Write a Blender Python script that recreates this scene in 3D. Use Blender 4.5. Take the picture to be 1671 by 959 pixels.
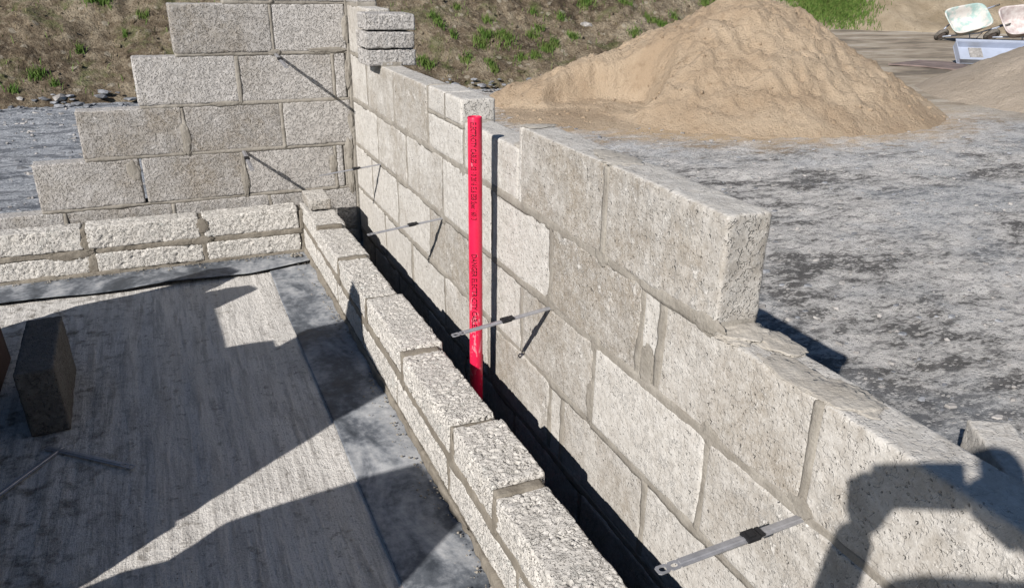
import bpy, bmesh, math, random
import numpy as np
from mathutils import Vector, Matrix
random.seed(7); RNG = np.random.default_rng(11)
scene = bpy.context.scene
C = scene.collection
for o in list(bpy.data.objects): bpy.data.objects.remove(o)

# ------------------------------------------------------------------ camera
CAM = np.array([-0.8811, -4.1103, 1.0563])
YAW, PIT, ROL = 0.4316, -0.4036, 0.0232
def cam_axes():
    cy, sy, cp, sp = math.cos(YAW), math.sin(YAW), math.cos(PIT), math.sin(PIT)
    f = np.array([sy*cp, cy*cp, sp]); r = np.array([cy, -sy, 0.0]); u = np.cross(r, f)
    cr, sr = math.cos(ROL), math.sin(ROL)
    return cr*r+sr*u, -sr*r+cr*u, f
RV, UV, FV = cam_axes()
cd = bpy.data.cameras.new('camera'); cam = bpy.data.objects.new('camera', cd); C.objects.link(cam)
cam.matrix_world = Matrix(((RV[0], UV[0], -FV[0], CAM[0]), (RV[1], UV[1], -FV[1], CAM[1]), (RV[2], UV[2], -FV[2], CAM[2]), (0, 0, 0, 1)))
cd.sensor_width = 36; cd.lens = 36*1296.4/1671
cd.shift_x = -28.8/1671; cd.shift_y = 28.2/1671
cd.clip_start = 0.02; cd.clip_end = 500
scene.camera = cam

# ------------------------------------------------------------------ light
SD = np.array([1.0, 0.70, -0.73]); SD = SD/np.linalg.norm(SD)
EL = math.asin(-SD[2]); AZ = math.atan2(-SD[0], -SD[1])
w = bpy.data.worlds.new('World'); scene.world = w; w.use_nodes = True
nt = w.node_tree; bg = nt.nodes['Background']
sky = nt.nodes.new('ShaderNodeTexSky'); sky.sky_type = 'NISHITA'; sky.sun_disc = False
sky.sun_elevation = EL; sky.sun_rotation = AZ; sky.air_density = 1.0; sky.dust_density = 0.3; sky.ozone_density = 4.0
nt.links.new(sky.outputs[0], bg.inputs[0]); bg.inputs[1].default_value = 0.05
ld = bpy.data.lights.new('sun', 'SUN'); ld.energy = 5.0; ld.angle = math.radians(0.5); ld.color = (1.0, 0.955, 0.905)
sun = bpy.data.objects.new('sun', ld); C.objects.link(sun)
sun.rotation_euler = Vector(SD.tolist()).to_track_quat('-Z', 'Y').to_euler(); sun.location = (-6, -6, 8)
vs = scene.view_settings
vs.view_transform = 'Standard'; vs.look = 'None'; vs.exposure = 0.30
scene.cycles.diffuse_bounces = 1; vs.gamma = 1.0; vs.use_curve_mapping = False

# ------------------------------------------------------------------ numpy noise
def _h(ix, iy, iz, s=0):
    n = (ix*374761393 + iy*668265263 + iz*2147483647 + s*1274126177) & 0xffffffff
    n = ((n ^ (n >> 13))*1274126177) & 0xffffffff
    n = ((n ^ (n >> 15))*2246822519) & 0xffffffff
    n = n ^ (n >> 16)
    return (n & 0xffffff)/float(0x1000000)
def vnoise(P, s=0):
    i = np.floor(P).astype(np.int64); f = P-i; f = f*f*(3-2*f); r = 0
    for dx in (0, 1):
        for dy in (0, 1):
            for dz in (0, 1):
                wgt = (f[:, 0] if dx else 1-f[:, 0])*(f[:, 1] if dy else 1-f[:, 1])*(f[:, 2] if dz else 1-f[:, 2])
                r = r+wgt*_h(i[:, 0]+dx, i[:, 1]+dy, i[:, 2]+dz, s)
    return r*2-1
def fbm(P, o=4, s=0, g=.5):
    r = 0; a = 1.0; t = 0
    for k in range(o):
        r = r+a*vnoise(P*(2**k)+17.3*k, s+k); t += a; a *= g
    return r/t
def cellf(P, s=0):
    i = np.floor(P).astype(np.int64); best = np.full(len(P), 9.0)
    for dx in (-1, 0, 1):
        for dy in (-1, 0, 1):
            for dz in (-1, 0, 1):
                c = i+np.array([dx, dy, dz])
                q = np.stack([c[:, 0]+_h(c[:, 0], c[:, 1], c[:, 2], s+1), c[:, 1]+_h(c[:, 0], c[:, 1], c[:, 2], s+2), c[:, 2]+_h(c[:, 0], c[:, 1], c[:, 2], s+3)], 1)
                best = np.minimum(best, ((q-P)**2).sum(1))
    return np.sqrt(best)

# ------------------------------------------------------------------ object helpers
def mesh(name, V, F, smooth=True):
    me = bpy.data.meshes.new(name)
    V = np.asarray(V, dtype=np.float32)
    if isinstance(F, np.ndarray):
        me.vertices.add(len(V)); me.vertices.foreach_set('co', V.ravel())
        n, k = F.shape
        me.loops.add(n*k); me.loops.foreach_set('vertex_index', F.astype(np.int32).ravel())
        me.polygons.add(n); me.polygons.foreach_set('loop_start', np.arange(0, n*k, k, dtype=np.int32))
        me.update(calc_edges=True); me.validate()
    else:
        me.from_pydata(V.tolist(), [], F); me.update()
    if smooth: me.polygons.foreach_set('use_smooth', [True]*len(me.polygons))
    return me
def obj(name, me, m=None, parent=None, **kw):
    o = bpy.data.objects.new(name, me); C.objects.link(o)
    if m and me is not None and len(me.materials) == 0: me.materials.append(m)
    if parent: o.parent = parent
    for k, v in kw.items(): o[k] = v
    return o
def tag(o, label, cat, group=None):
    o['label'] = label; o['category'] = cat
    if group: o['group'] = group
    return o
def empty(name, loc, label=None, cat=None, group=None, rz=0):
    o = bpy.data.objects.new(name, None); C.objects.link(o); o.location = loc; o.rotation_euler = (0, 0, rz)
    o.empty_display_size = .1
    if label: tag(o, label, cat, group)
    return o
def copy_thing(o, label):
    c = o.copy(); C.objects.link(c); c['label'] = label
    for ch in list(o.children):
        d = ch.copy(); C.objects.link(d); d.parent = c
        for g in ch.children:
            e = g.copy(); C.objects.link(e); e.parent = d
    return c
def bmesh_obj(name, bm, m, parent=None, smooth=False, **kw):
    me = bpy.data.meshes.new(name); bm.to_mesh(me); bm.free()
    if smooth: me.polygons.foreach_set('use_smooth', [True]*len(me.polygons))
    return obj(name, me, m, parent, **kw)
def bm_box(bm, c, s, R=None, bev=0):
    r = bmesh.ops.create_cube(bm, size=1)
    bmesh.ops.scale(bm, vec=s, verts=r['verts'])
    if bev:
        es = list({e for v in r['verts'] for e in v.link_edges})
        g = bmesh.ops.bevel(bm, geom=es, offset=bev, segments=2, affect='EDGES', profile=.5); vs_ = g['verts']
        vs_ = [v for v in bm.verts if v.is_valid and (v in set(g['verts']) or v in set([x for x in r['verts'] if x.is_valid]))]
    else: vs_ = r['verts']
    M = Matrix.Translation(c) @ (R.to_4x4() if R is not None else Matrix())
    bmesh.ops.transform(bm, matrix=M, verts=vs_)
def tube(bm, pts, r, n=8, cap=True):
    rings = []; pts = [Vector(p) for p in pts]
    for i, p in enumerate(pts):
        t = (pts[min(i+1, len(pts)-1)]-pts[max(i-1, 0)]).normalized()
        a = t.cross(Vector((0, 0, 1)) if abs(t.z) < .9 else Vector((1, 0, 0))).normalized(); b = t.cross(a)
        rr = r[i] if isinstance(r, (list, tuple)) else r
        rings.append([bm.verts.new(p+a*math.cos(2*math.pi*k/n)*rr+b*math.sin(2*math.pi*k/n)*rr) for k in range(n)])
    for i in range(len(rings)-1):
        for k in range(n): bm.faces.new((rings[i][k], rings[i][(k+1) % n], rings[i+1][(k+1) % n], rings[i+1][k]))
    if cap: bm.faces.new(rings[0][::-1]); bm.faces.new(rings[-1])
def grid_sheet(xs, ys, zf):
    X, Y = np.meshgrid(xs, ys); P = np.stack([X.ravel(), Y.ravel()], 1); Z = zf(P)
    V = np.column_stack([P, Z]); nx, ny = len(xs), len(ys)
    i, j = np.meshgrid(np.arange(nx-1), np.arange(ny-1)); a = (j*nx+i).ravel()
    return V, np.stack([a, a+1, a+nx+1, a+nx], 1)

# ------------------------------------------------------------------ materials
def mat(name):
    m = bpy.data.materials.new(name); m.use_nodes = True
    nt = m.node_tree; b = nt.nodes['Principled BSDF']; b.inputs['Roughness'].default_value = .9
    if 'Specular IOR Level' in b.inputs: b.inputs['Specular IOR Level'].default_value = .25
    return m, nt, b
class N:
    def __init__(s, nt): s.nt = nt
    def n(s, t, **kw):
        o = s.nt.nodes.new(t)
        for k, v in kw.items(): setattr(o, k, v)
        return o
    def l(s, a, b): s.nt.links.new(a, b)
    def noise(s, vec, scale, detail=4, rough=.55, dist=0):
        o = s.n('ShaderNodeTexNoise'); o.inputs['Scale'].default_value = scale; o.inputs['Detail'].default_value = detail
        o.inputs['Roughness'].default_value = rough; o.inputs['Distortion'].default_value = dist
        if vec is not None: s.l(vec, o.inputs['Vector'])
        return o.outputs['Fac']
    def voro(s, vec, scale, feat='F1', rnd=1.0, out='Distance', smooth=None):
        o = s.n('ShaderNodeTexVoronoi', feature=feat); o.inputs['Scale'].default_value = scale; o.inputs['Randomness'].default_value = rnd
        if smooth is not None and feat == 'SMOOTH_F1': o.inputs['Smoothness'].default_value = smooth
        if vec is not None: s.l(vec, o.inputs['Vector'])
        return o.outputs[out]
    def ramp(s, f, stops, interp='LINEAR'):
        o = s.n('ShaderNodeValToRGB'); cr = o.color_ramp; cr.interpolation = interp
        while len(cr.elements) < len(stops): cr.elements.new(.5)
        for e, (p, c) in zip(cr.elements, stops):
            e.position = p; e.color = (c if isinstance(c, tuple) else (c, c, c))+(1,)
        s.l(f, o.inputs[0]); return o.outputs[0]
    def mr(s, f, a, b, c, d):
        o = s.n('ShaderNodeMapRange'); 
        for k, v in zip((1, 2, 3, 4), (a, b, c, d)): o.inputs[k].default_value = v
        s.l(f, o.inputs[0]); return o.outputs[0]
    def m(s, op, a, b=None, clamp=False):
        o = s.n('ShaderNodeMath', operation=op); o.use_clamp = clamp
        for i, v in enumerate((a, b)):
            if v is None: continue
            if isinstance(v, (int, float)): o.inputs[i].default_value = v
            else: s.l(v, o.inputs[i])
        return o.outputs[0]
    def mix(s, f, a, b, mode='MIX'):
        o = s.n('ShaderNodeMix', data_type='RGBA', blend_type=mode)
        for i, v in ((0, f), (6, a), (7, b)):
            if isinstance(v, (int, float)): o.inputs[i].default_value = v
            elif isinstance(v, tuple): o.inputs[i].default_value = v+(1,)
            else: s.l(v, o.inputs[i])
        return o.outputs[2]
    def coord(s, kind='Object', scale=(1, 1, 1), loc=(0, 0, 0), rot=(0, 0, 0), rnd=False):
        tc = s.n('ShaderNodeTexCoord'); mp = s.n('ShaderNodeMapping')
        mp.inputs['Scale'].default_value = scale; mp.inputs['Location'].default_value = loc; mp.inputs['Rotation'].default_value = rot
        src = tc.outputs[kind]
        if rnd:
            oi = s.n('ShaderNodeObjectInfo'); va = s.n('ShaderNodeVectorMath', operation='ADD'); mu = s.n('ShaderNodeMath', operation='MULTIPLY')
            mu.inputs[1].default_value = 37.0; s.l(oi.outputs['Random'], mu.inputs[0]); s.l(src, va.inputs[0]); s.l(mu.outputs[0], va.inputs[1]); src = va.outputs[0]
        s.l(src, mp.inputs[0]); return mp.outputs[0]
    def bump(s, h, strength, dist, bsdf, prev=None):
        o = s.n('ShaderNodeBump'); o.inputs['Strength'].default_value = strength; o.inputs['Distance'].default_value = dist
        s.l(h, o.inputs['Height'])
        if prev is not None: s.l(prev, o.inputs['Normal'])
        s.l(o.outputs[0], bsdf.inputs['Normal']); return o.outputs[0]
    def attr(s, name):
        o = s.n('ShaderNodeAttribute', attribute_type='OBJECT', attribute_name=name); return o.outputs['Fac']

def block_material(name, light, mid, dark, grain_sc, pit_amt, bumpd, void, void_sc=95):
    """aggregate concrete: pale cement skin, brown damp mottling driven by the block's own 'stain', open voids and pin holes"""
    m, nt, b = mat(name); k = N(nt)
    v = k.coord('Object', rnd=True)
    st = k.attr('stain')
    big = k.noise(v, 7.0, 6, .6, .2); big2 = k.noise(v, 2.6, 3, .5); med = k.noise(v, 38, 6, .72); fine = k.noise(v, 150, 5, .78); grain = k.noise(v, grain_sc, 4, .75)
    cell = k.n('ShaderNodeTexVoronoi'); cell.inputs['Scale'].default_value = grain_sc*.8; k.l(v, cell.inputs['Vector'])
    cc = k.n('ShaderNodeSeparateColor'); k.l(cell.outputs['Color'], cc.inputs[0])
    sm = k.m('ADD', k.m('MULTIPLY', big, .6), k.m('MULTIPLY', big2, .4))
    sm = k.m('ADD', sm, k.m('MULTIPLY', k.m('SUBTRACT', st, .5), .46))
    sm = k.mr(sm, .45, .72, 0, .92)
    geo = k.n('ShaderNodeNewGeometry'); gz = k.n('ShaderNodeSeparateXYZ'); k.l(geo.outputs['Normal'], gz.inputs[0])
    sm = k.m('MULTIPLY', sm, k.mr(gz.outputs[2], .6, .9, 1, .18))          # dry cement dust lies on the tops
    c = k.mix(k.mr(med, .36, .64, 0, 1), mid, light)
    dk = k.mix(k.mr(big, .35, .62, 0, 1), dark, tuple(x*1.7 for x in dark))
    brk = k.mr(k.m('ADD', k.m('MULTIPLY', grain, .65), k.m('MULTIPLY', med, .35)), .46, .62, 1, .2)     # pale crust breaks the stain up
    c = k.mix(k.m('MULTIPLY', sm, brk, True), c, dk)
    c = k.mix(k.mr(grain, .57, .74, 0, .10), c, tuple(x*.5 for x in mid))                                    # dark aggregate grains
    sp = k.m('MULTIPLY', k.mr(cc.outputs[1], .86, .9, 0, .4), k.mr(cell.outputs['Distance'], .42, .25, 0, 1))
    c = k.mix(sp, c, tuple(min(.78, x*1.2) for x in light))                                                    # pale stones
    flake = k.m('MULTIPLY', k.mr(k.noise(v, 24, 8, .78, .3), .55, .61, 0, .8), k.mr(k.noise(v, 4.0, 3, .5), .44, .58, 0, 1))
    c = k.mix(flake, c, tuple(min(.75, x*1.18) for x in light))                                                # flaking whitish crust
    # pin holes of mixed size
    def pins(sc, keep):
        p = k.n('ShaderNodeTexVoronoi'); p.inputs['Scale'].default_value = sc; k.l(v, p.inputs['Vector']); q = k.n('ShaderNodeSeparateColor'); k.l(p.outputs['Color'], q.inputs[0])
        d = k.m('ADD', p.outputs['Distance'], k.m('MULTIPLY', k.m('SUBTRACT', k.noise(v, sc*2.2, 2, .5), .5), .6))
        return k.m('MULTIPLY', k.mr(d, .12, .26, 1, 0), k.mr(q.outputs[2], 1-keep, 1-keep+.04, 0, 1))
    pit = k.m('MAXIMUM', pins(62, pit_amt*.35), pins(120, pit_amt))
    crev = k.m('MULTIPLY', k.mr(k.m('ADD', k.noise(v, void_sc, 2, .55), k.m('MULTIPLY', k.noise(v, 11, 3, .5), .12)), .46+.06, .40+.06, 0, 1), k.m('MAXIMUM', k.mr(k.m('ABSOLUTE', gz.outputs[1]), .75, .92, 0, 1.2), void))
    k.l(c, b.inputs['Base Color'])
    h = k.m('ADD', k.m('MULTIPLY', fine, .38), k.m('MULTIPLY', med, 1.1)); h = k.m('ADD', h, k.m('MULTIPLY', grain, .35))
    h = k.m('SUBTRACT', h, k.m('MULTIPLY', pit, 2.4)); h = k.m('SUBTRACT', h, k.m('MULTIPLY', crev, 1.6)); h = k.m('ADD', h, k.m('MULTIPLY', flake, .5))
    k.bump(h, 1.0, bumpd, b)
    b.inputs['Roughness'].default_value = .95
    return m
M = {}
M['smooth'] = block_material('concrete_block_face', (.60, .575, .535), (.455, .428, .388), (.17, .147, .118), 240, .30, .0030, .22)
M['rough'] = block_material('open_textured_block', (.66, .63, .585), (.55, .522, .477), (.17, .15, .125), 210, .5, .0045, 1.3, 105)
M['rough_grey'] = block_material('grey_open_textured_block', (.56, .535, .51), (.45, .427, .40), (.17, .147, .118), 200, .5, .0060, 1.3, 100)
M['grey'] = block_material('grey_block_face', (.53, .505, .475), (.41, .385, .36), (.12, .105, .085), 220, .5, .0045, .5, 90)

def mortar_material(name, a, bcol):
    m, nt, b = mat(name); k = N(nt); v = k.coord('Object')
    n1 = k.noise(v, 14, 5, .6); n2 = k.noise(v, 160, 3, .7)
    c = k.mix(k.mr(n1, .35, .65, 0, 1), a, bcol); c = k.mix(k.mr(n2, .3, .7, .25, 0), c, (.1, .085, .065))
    k.l(c, b.inputs['Base Color'])
    h = k.m('ADD', k.noise(v, 60, 4, .6), k.m('MULTIPLY', n2, .5)); k.bump(h, .9, .004, b)
    return m
M['mortar'] = mortar_material('mortar', (.245, .222, .19), (.36, .333, .29))
M['mortar_pale'] = mortar_material('dry_pale_mortar', (.40, .365, .315), (.52, .485, .43))
M['mortar_dark'] = mortar_material('damp_mortar', (.18, .158, .128), (.275, .247, .205))

# slab
def slab_material():
    m, nt, b = mat('brushed_concrete'); k = N(nt)
    v = k.coord('Object'); vs_ = k.coord('Object', scale=(1, .075, 1)); vm = k.coord('Object', scale=(.8, .8, 1))
    st = k.noise(vs_, 40, 7, .72, .25); st2 = k.noise(vs_, 14, 5, .62, .3); bl = k.noise(v, 4.5, 5, .6); fn = k.noise(v, 170, 4, .7); md = k.noise(vm, 40, 4, .7)
    c = k.mix(k.mr(bl, .3, .7, 0, 1), (.62, .595, .555), (.74, .71, .665))
    c = k.mix(k.m('MULTIPLY', k.mr(st, .47, .58, 0, .62), k.mr(bl, .38, .58, .35, 1)), c, (.30, .283, .262))
    c = k.mix(k.mr(fn, .44, .36, 0, .55), c, (.74, .71, .67)); c = k.mix(k.mr(fn, .55, .64, 0, .5), c, (.30, .28, .26))
    c = k.mix(k.m('MULTIPLY', k.mr(md, .55, .64, 0, .65), k.mr(st2, .42, .56, 0, 1)), c, (.22, .2, .175))
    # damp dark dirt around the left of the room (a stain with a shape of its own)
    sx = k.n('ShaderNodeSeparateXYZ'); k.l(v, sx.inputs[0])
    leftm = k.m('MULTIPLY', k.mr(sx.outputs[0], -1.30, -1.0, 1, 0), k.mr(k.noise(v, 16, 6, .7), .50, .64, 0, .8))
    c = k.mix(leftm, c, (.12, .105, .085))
    k.l(c, b.inputs['Base Color'])
    h = k.m('ADD', k.m('MULTIPLY', st, .9), k.m('MULTIPLY', md, .9)); h = k.m('ADD', h, k.m('MULTIPLY', fn, .5))
    k.bump(h, 1, .009, b); return m
M['slab'] = slab_material()
def membrane_material():
    m, nt, b = mat('dusty_plastic_membrane'); k = N(nt); v = k.coord('Object'); v2 = k.coord('Object', scale=(1, .55, 1))
    d = k.noise(v2, 5.5, 6, .62, .6); d2 = k.noise(v, 38, 5, .65)
    f = k.m('ADD', k.m('MULTIPLY', d, .75), k.m('MULTIPLY', d2, .25))
    sx = k.n('ShaderNodeSeparateXYZ'); k.l(v, sx.inputs[0]); f = k.m('ADD', f, k.m('MULTIPLY', k.mr(sx.outputs[0], -.45, -.34, 0, 1), .07))
    c = k.ramp(f, [(.41, (.05, .058, .07)), (.49, (.12, .132, .15)), (.56, (.26, .272, .29)), (.66, (.44, .445, .45))])
    k.l(c, b.inputs['Base Color']); k.l(k.mr(f, .42, .6, .5, .9), b.inputs['Roughness'])
    k.bump(k.m('ADD', k.noise(v, 22, 4, .6), k.m('MULTIPLY', d2, .3)), .5, .006, b); return m
M['membrane'] = membrane_material()

def ground_material():
    m, nt, b = mat('dusty_hardstanding'); k = N(nt)
    v = k.coord('Object'); va = k.coord('Object', scale=(.75, 1.5, 1), rot=(0, 0, math.radians(-28)))
    p1 = k.noise(va, 1.3, 12, .66, .15); p2 = k.noise(va, 5.5, 9, .74, .1); fn = k.noise(v, 90, 6, .8); f2 = k.noise(v, 30, 7, .78); fl = k.noise(va, 17, 8, .76, .1)
    f = k.m('ADD', k.m('MULTIPLY', p1, .36), k.m('MULTIPLY', p2, .46)); f = k.m('ADD', f, k.m('MULTIPLY', f2, .18))
    c = k.ramp(f, [(.44, (.11, .105, .10)), (.468, (.165, .157, .148)), (.479, (.40, .387, .367)), (.515, (.54, .518, .492)), (.555, (.66, .632, .598))])
    c = k.mix(k.mr(fl, .53, .56, 0, .62), c, (.165, .158, .152)); c = k.mix(k.mr(fl, .45, .42, 0, .7), c, (.64, .615, .585)); c = k.mix(k.mr(k.noise(v, .8, 6, .6), .5, .6, 0, .4), c, (.40, .425, .455))
    peb = k.n('ShaderNodeTexVoronoi'); peb.inputs['Scale'].default_value = 48; k.l(va, peb.inputs['Vector']); pc = k.n('ShaderNodeSeparateColor'); k.l(peb.outputs['Color'], pc.inputs[0])
    pm = k.m('MULTIPLY', k.mr(peb.outputs['Distance'], .42, .3, 0, 1), k.mr(pc.outputs[0], .72, .78, 0, .85)); c = k.mix(pm, c, (.60, .575, .54))
    pm2 = k.m('MULTIPLY', k.mr(peb.outputs['Distance'], .42, .3, 0, 1), k.mr(pc.outputs[0], .18, .13, 0, .8)); c = k.mix(pm2, c, (.12, .117, .115))
    c = k.mix(k.mr(fn, .56, .66, 0, .4), c, (.13, .127, .124))
    sx = k.n('ShaderNodeSeparateXYZ'); k.l(v, sx.inputs[0]); X, Y = sx.outputs[0], sx.outputs[1]
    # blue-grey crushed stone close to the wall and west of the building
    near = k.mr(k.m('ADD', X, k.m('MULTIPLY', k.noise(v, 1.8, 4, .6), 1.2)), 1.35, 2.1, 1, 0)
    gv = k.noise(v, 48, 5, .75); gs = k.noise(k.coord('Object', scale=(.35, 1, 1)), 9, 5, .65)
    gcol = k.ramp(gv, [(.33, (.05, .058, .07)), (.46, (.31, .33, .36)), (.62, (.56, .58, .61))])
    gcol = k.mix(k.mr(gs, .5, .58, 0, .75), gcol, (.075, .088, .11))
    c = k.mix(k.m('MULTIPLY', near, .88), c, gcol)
    # sand washed out round the big pile, and the sandy yard beyond
    dx = k.m('SUBTRACT', X, 5.0); dy = k.m('SUBTRACT', Y, 3.4)
    rr = k.m('SQRT', k.m('ADD', k.m('MULTIPLY', dx, dx), k.m('MULTIPLY', k.m('MULTIPLY', dy, dy), 1.7)))
    sn = k.m('ADD', rr, k.m('MULTIPLY', k.m('SUBTRACT', p2, .5), 3.4)); 
    c = k.mix(k.mr(sn, 2.2, 3.3, .95, 0), c, (.50, .37, .235))
    far = k.m('ADD', k.m('ADD', X, k.m('MULTIPLY', Y, .55)), k.m('MULTIPLY', k.noise(v, .5, 4, .6), 3.0))
    fc = k.ramp(k.noise(k.coord('Object', scale=(.4, 1, 1), rot=(0, 0, math.radians(-40))), 1.6, 7, .6), [(.38, (.19, .16, .125)), (.5, (.36, .30, .23)), (.6, (.47, .41, .33)), (.7, (.56, .53, .48))])
    c = k.mix(k.mr(far, 9.6, 10.8, 0, 1), c, fc)
    k.l(c, b.inputs['Base Color'])
    h = k.m('ADD', k.m('MULTIPLY', f2, 1.0), k.m('MULTIPLY', fn, .5)); h = k.m('ADD', h, k.m('MULTIPLY', pm, .35))
    h = k.m('ADD', h, k.m('MULTIPLY', p2, .7))
    k.bump(h, .85, .022, b); return m
M['ground'] = ground_material()
def sand_material(name, a, bcol, dark, sc=1):
    m, nt, b = mat(name); k = N(nt); v = k.coord('Object')
    n1 = k.noise(v, 1.6*sc, 6, .6, .4); n2 = k.noise(v, 11, 6, .65); n3 = k.noise(v, 90, 3, .7)
    c = k.mix(k.mr(n1, .38, .62, 0, 1), a, bcol); c = k.mix(k.mr(n2, .56, .72, 0, .6), c, dark); c = k.mix(k.mr(n3, .55, .75, 0, .3), c, dark)
    k.l(c, b.inputs['Base Color'])
    c = k.mix(k.mr(k.noise(v, 4.5*sc, 7, .72, .3), .54, .60, 0, .4), c, tuple(x*.72 for x in a))
    h = k.m('ADD', n2, k.m('MULTIPLY', k.noise(v, 34, 6, .78), .8)); k.bump(h, .9, .05, b); return m
M['sand'] = sand_material('tan_building_sand', (.42, .315, .215), (.51, .40, .285), (.26, .185, .118))
M['grit'] = sand_material('grey_grit', (.40, .335, .265), (.48, .405, .325), (.29, .235, .17))
def earth_material():
    m, nt, b = mat('bare_earth'); k = N(nt); v = k.coord('Object')
    n1 = k.noise(v, .9, 7, .6, .5); n2 = k.noise(v, 6, 7, .68, .3); n3 = k.noise(v, 38, 5, .7)
    f = k.m('ADD', k.m('MULTIPLY', n1, .5), k.m('MULTIPLY', n2, .5))
    c = k.ramp(f, [(.40, (.065, .047, .031)), (.47, (.155, .118, .078)), (.53, (.25, .20, .138)), (.60, (.37, .31, .225))])
    c = k.mix(k.mr(n3, .5, .62, 0, .55), c, (.085, .062, .038)); c = k.mix(k.mr(k.noise(v, 14, 6, .75), .53, .6, 0, .5), c, (.40, .34, .25))
    g = k.m('MULTIPLY', k.mr(k.noise(v, 2.3, 6, .7, .5), .53, .63, 0, .8), k.mr(n3, .4, .6, 1, .3))
    c = k.mix(g, c, (.115, .14, .045))
    sp = k.n('ShaderNodeTexVoronoi'); sp.inputs['Scale'].default_value = 9; k.l(v, sp.inputs['Vector'])
    sc_ = k.n('ShaderNodeSeparateColor'); k.l(sp.outputs['Color'], sc_.inputs[0])
    c = k.mix(k.m('MULTIPLY', k.mr(sc_.outputs[0], .82, .86, 0, .8), k.mr(sp.outputs['Distance'], .4, .28, 0, 1)), c, (.42, .37, .29))
    k.l(c, b.inputs['Base Color'])
    h = k.m('ADD', n2, k.m('MULTIPLY', n3, .6)); h = k.m('ADD', h, k.m('MULTIPLY', k.voro(v, 9), -.4)); k.bump(h, 1, .09, b); return m
M['earth'] = earth_material()
def simple(name, col, rough=.6, metal=0, var=.0, scale=30, bump=0, col2=None):
    m, nt, b = mat(name); k = N(nt); v = k.coord('Object')
    c2 = col2 or tuple(x*(1-var) for x in col)
    n = k.noise(v, scale, 5, .65); c = k.mix(k.mr(n, .38, .62, 0, 1), c2, col)
    k.l(c, b.inputs['Base Color']); b.inputs['Roughness'].default_value = rough; b.inputs['Metallic'].default_value = metal
    if bump: k.bump(k.noise(v, scale*3, 4, .6), .6, bump, b)
    return m
M['shaded_block'] = block_material('shade_darkened_block', (.20, .187, .17), (.15, .14, .125), (.06, .053, .045), 220, .5, .0045, .8, 90)  # block colour darkened to carry the deep shade the loose block stands in
M['steel'] = simple('stainless_strip', (.44, .44, .46), .45, .55, .2, 60)
M['clip'] = simple('black_plastic_clip', (.02, .02, .022), .5, 0, .3)
M['rock'] = simple('pale_stone', (.42, .40, .38), .9, 0, .5, 12, .01)
M['slate'] = simple('grey_slate_rock', (.30, .31, .33), .8, 0, .55, 9, .01)
def pipe_material():
    m, nt, b = mat('red_plastic_duct'); k = N(nt); v = k.coord('Object'); v2 = k.coord('Object', scale=(1, 1, .5))
    sx = k.n('ShaderNodeSeparateXYZ'); k.l(v, sx.inputs[0])
    lowm = k.mr(sx.outputs[2], .62, .42, .0, 1.0)
    n = k.noise(v2, 38, 5, .7, .5)
    thr = k.m('ADD', n, k.m('MULTIPLY', lowm, .10))
    dust = k.mr(thr, .64, .72, 0, .62)
    c = k.mix(dust, (.70, .012, .062), (.78, .38, .42)); c = k.mix(k.mr(k.noise(v, 9, 3, .5), .45, .7, 0, .3), c, (.72, .05, .11))
    k.l(c, b.inputs['Base Color']); k.l(k.mr(dust, 0, .6, .33, .8), b.inputs['Roughness']); b.inputs['Specular IOR Level'].default_value = .5
    return m
M['pipe'] = pipe_material()
M['ink'] = simple('dark_print', (.07, .002, .008), .6, 0, .2)
M['grass'] = simple('grass_green', (.07, .14, .022), .8, 0, .0, 9, 0, (.13, .175, .045))
M['grass_dry'] = simple('dry_grass', (.26, .22, .12), .8, 0, .3, 5)
def tub_material():
    m, nt, b = mat('cement_stained_green_steel'); k = N(nt); v = k.coord('Object')
    n = k.noise(v, 5, 5, .6); n2 = k.noise(v, 22, 4, .6)
    c = k.mix(k.mr(n, .40, .56, 0, 1), (.30, .43, .41), (.58, .55, .52)); c = k.mix(k.mr(n2, .56, .7, 0, .5), c, (.42, .34, .31))
    k.l(c, b.inputs['Base Color']); b.inputs['Roughness'].default_value = .75; return m
M['tub'] = tub_material()
M['tub_grey'] = simple('cement_caked_steel', (.60, .56, .54), .8, 0, 0, 6, .004, (.40, .33, .32))
M['galv'] = simple('galvanised_steel', (.48, .53, .64), .5, .3, .12, 5)
M['rust'] = simple('rusty_steel_plate', (.27, .21, .19), .8, .1, .4, 4, .002)
M['rubber'] = simple('tyre_rubber', (.17, .155, .14), .9, 0, .6, 20)
M['wood'] = simple('reddish_brown_board', (.055, .028, .024), .7, 0, .5, 8, .002)
M['cloth'] = simple('dark_work_jacket', (.03, .04, .07), .9, 0, .3)
M['jeans'] = simple('blue_jeans', (.05, .08, .15), .9, 0, .3)
M['skin'] = simple('skin', (.55, .33, .24), .6, 0, .1)
M['hair'] = simple('brown_hair', (.05, .03, .02), .8, 0, .3)
M['phone'] = simple('black_phone', (.015, .015, .017), .25, 0, .1)

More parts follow.
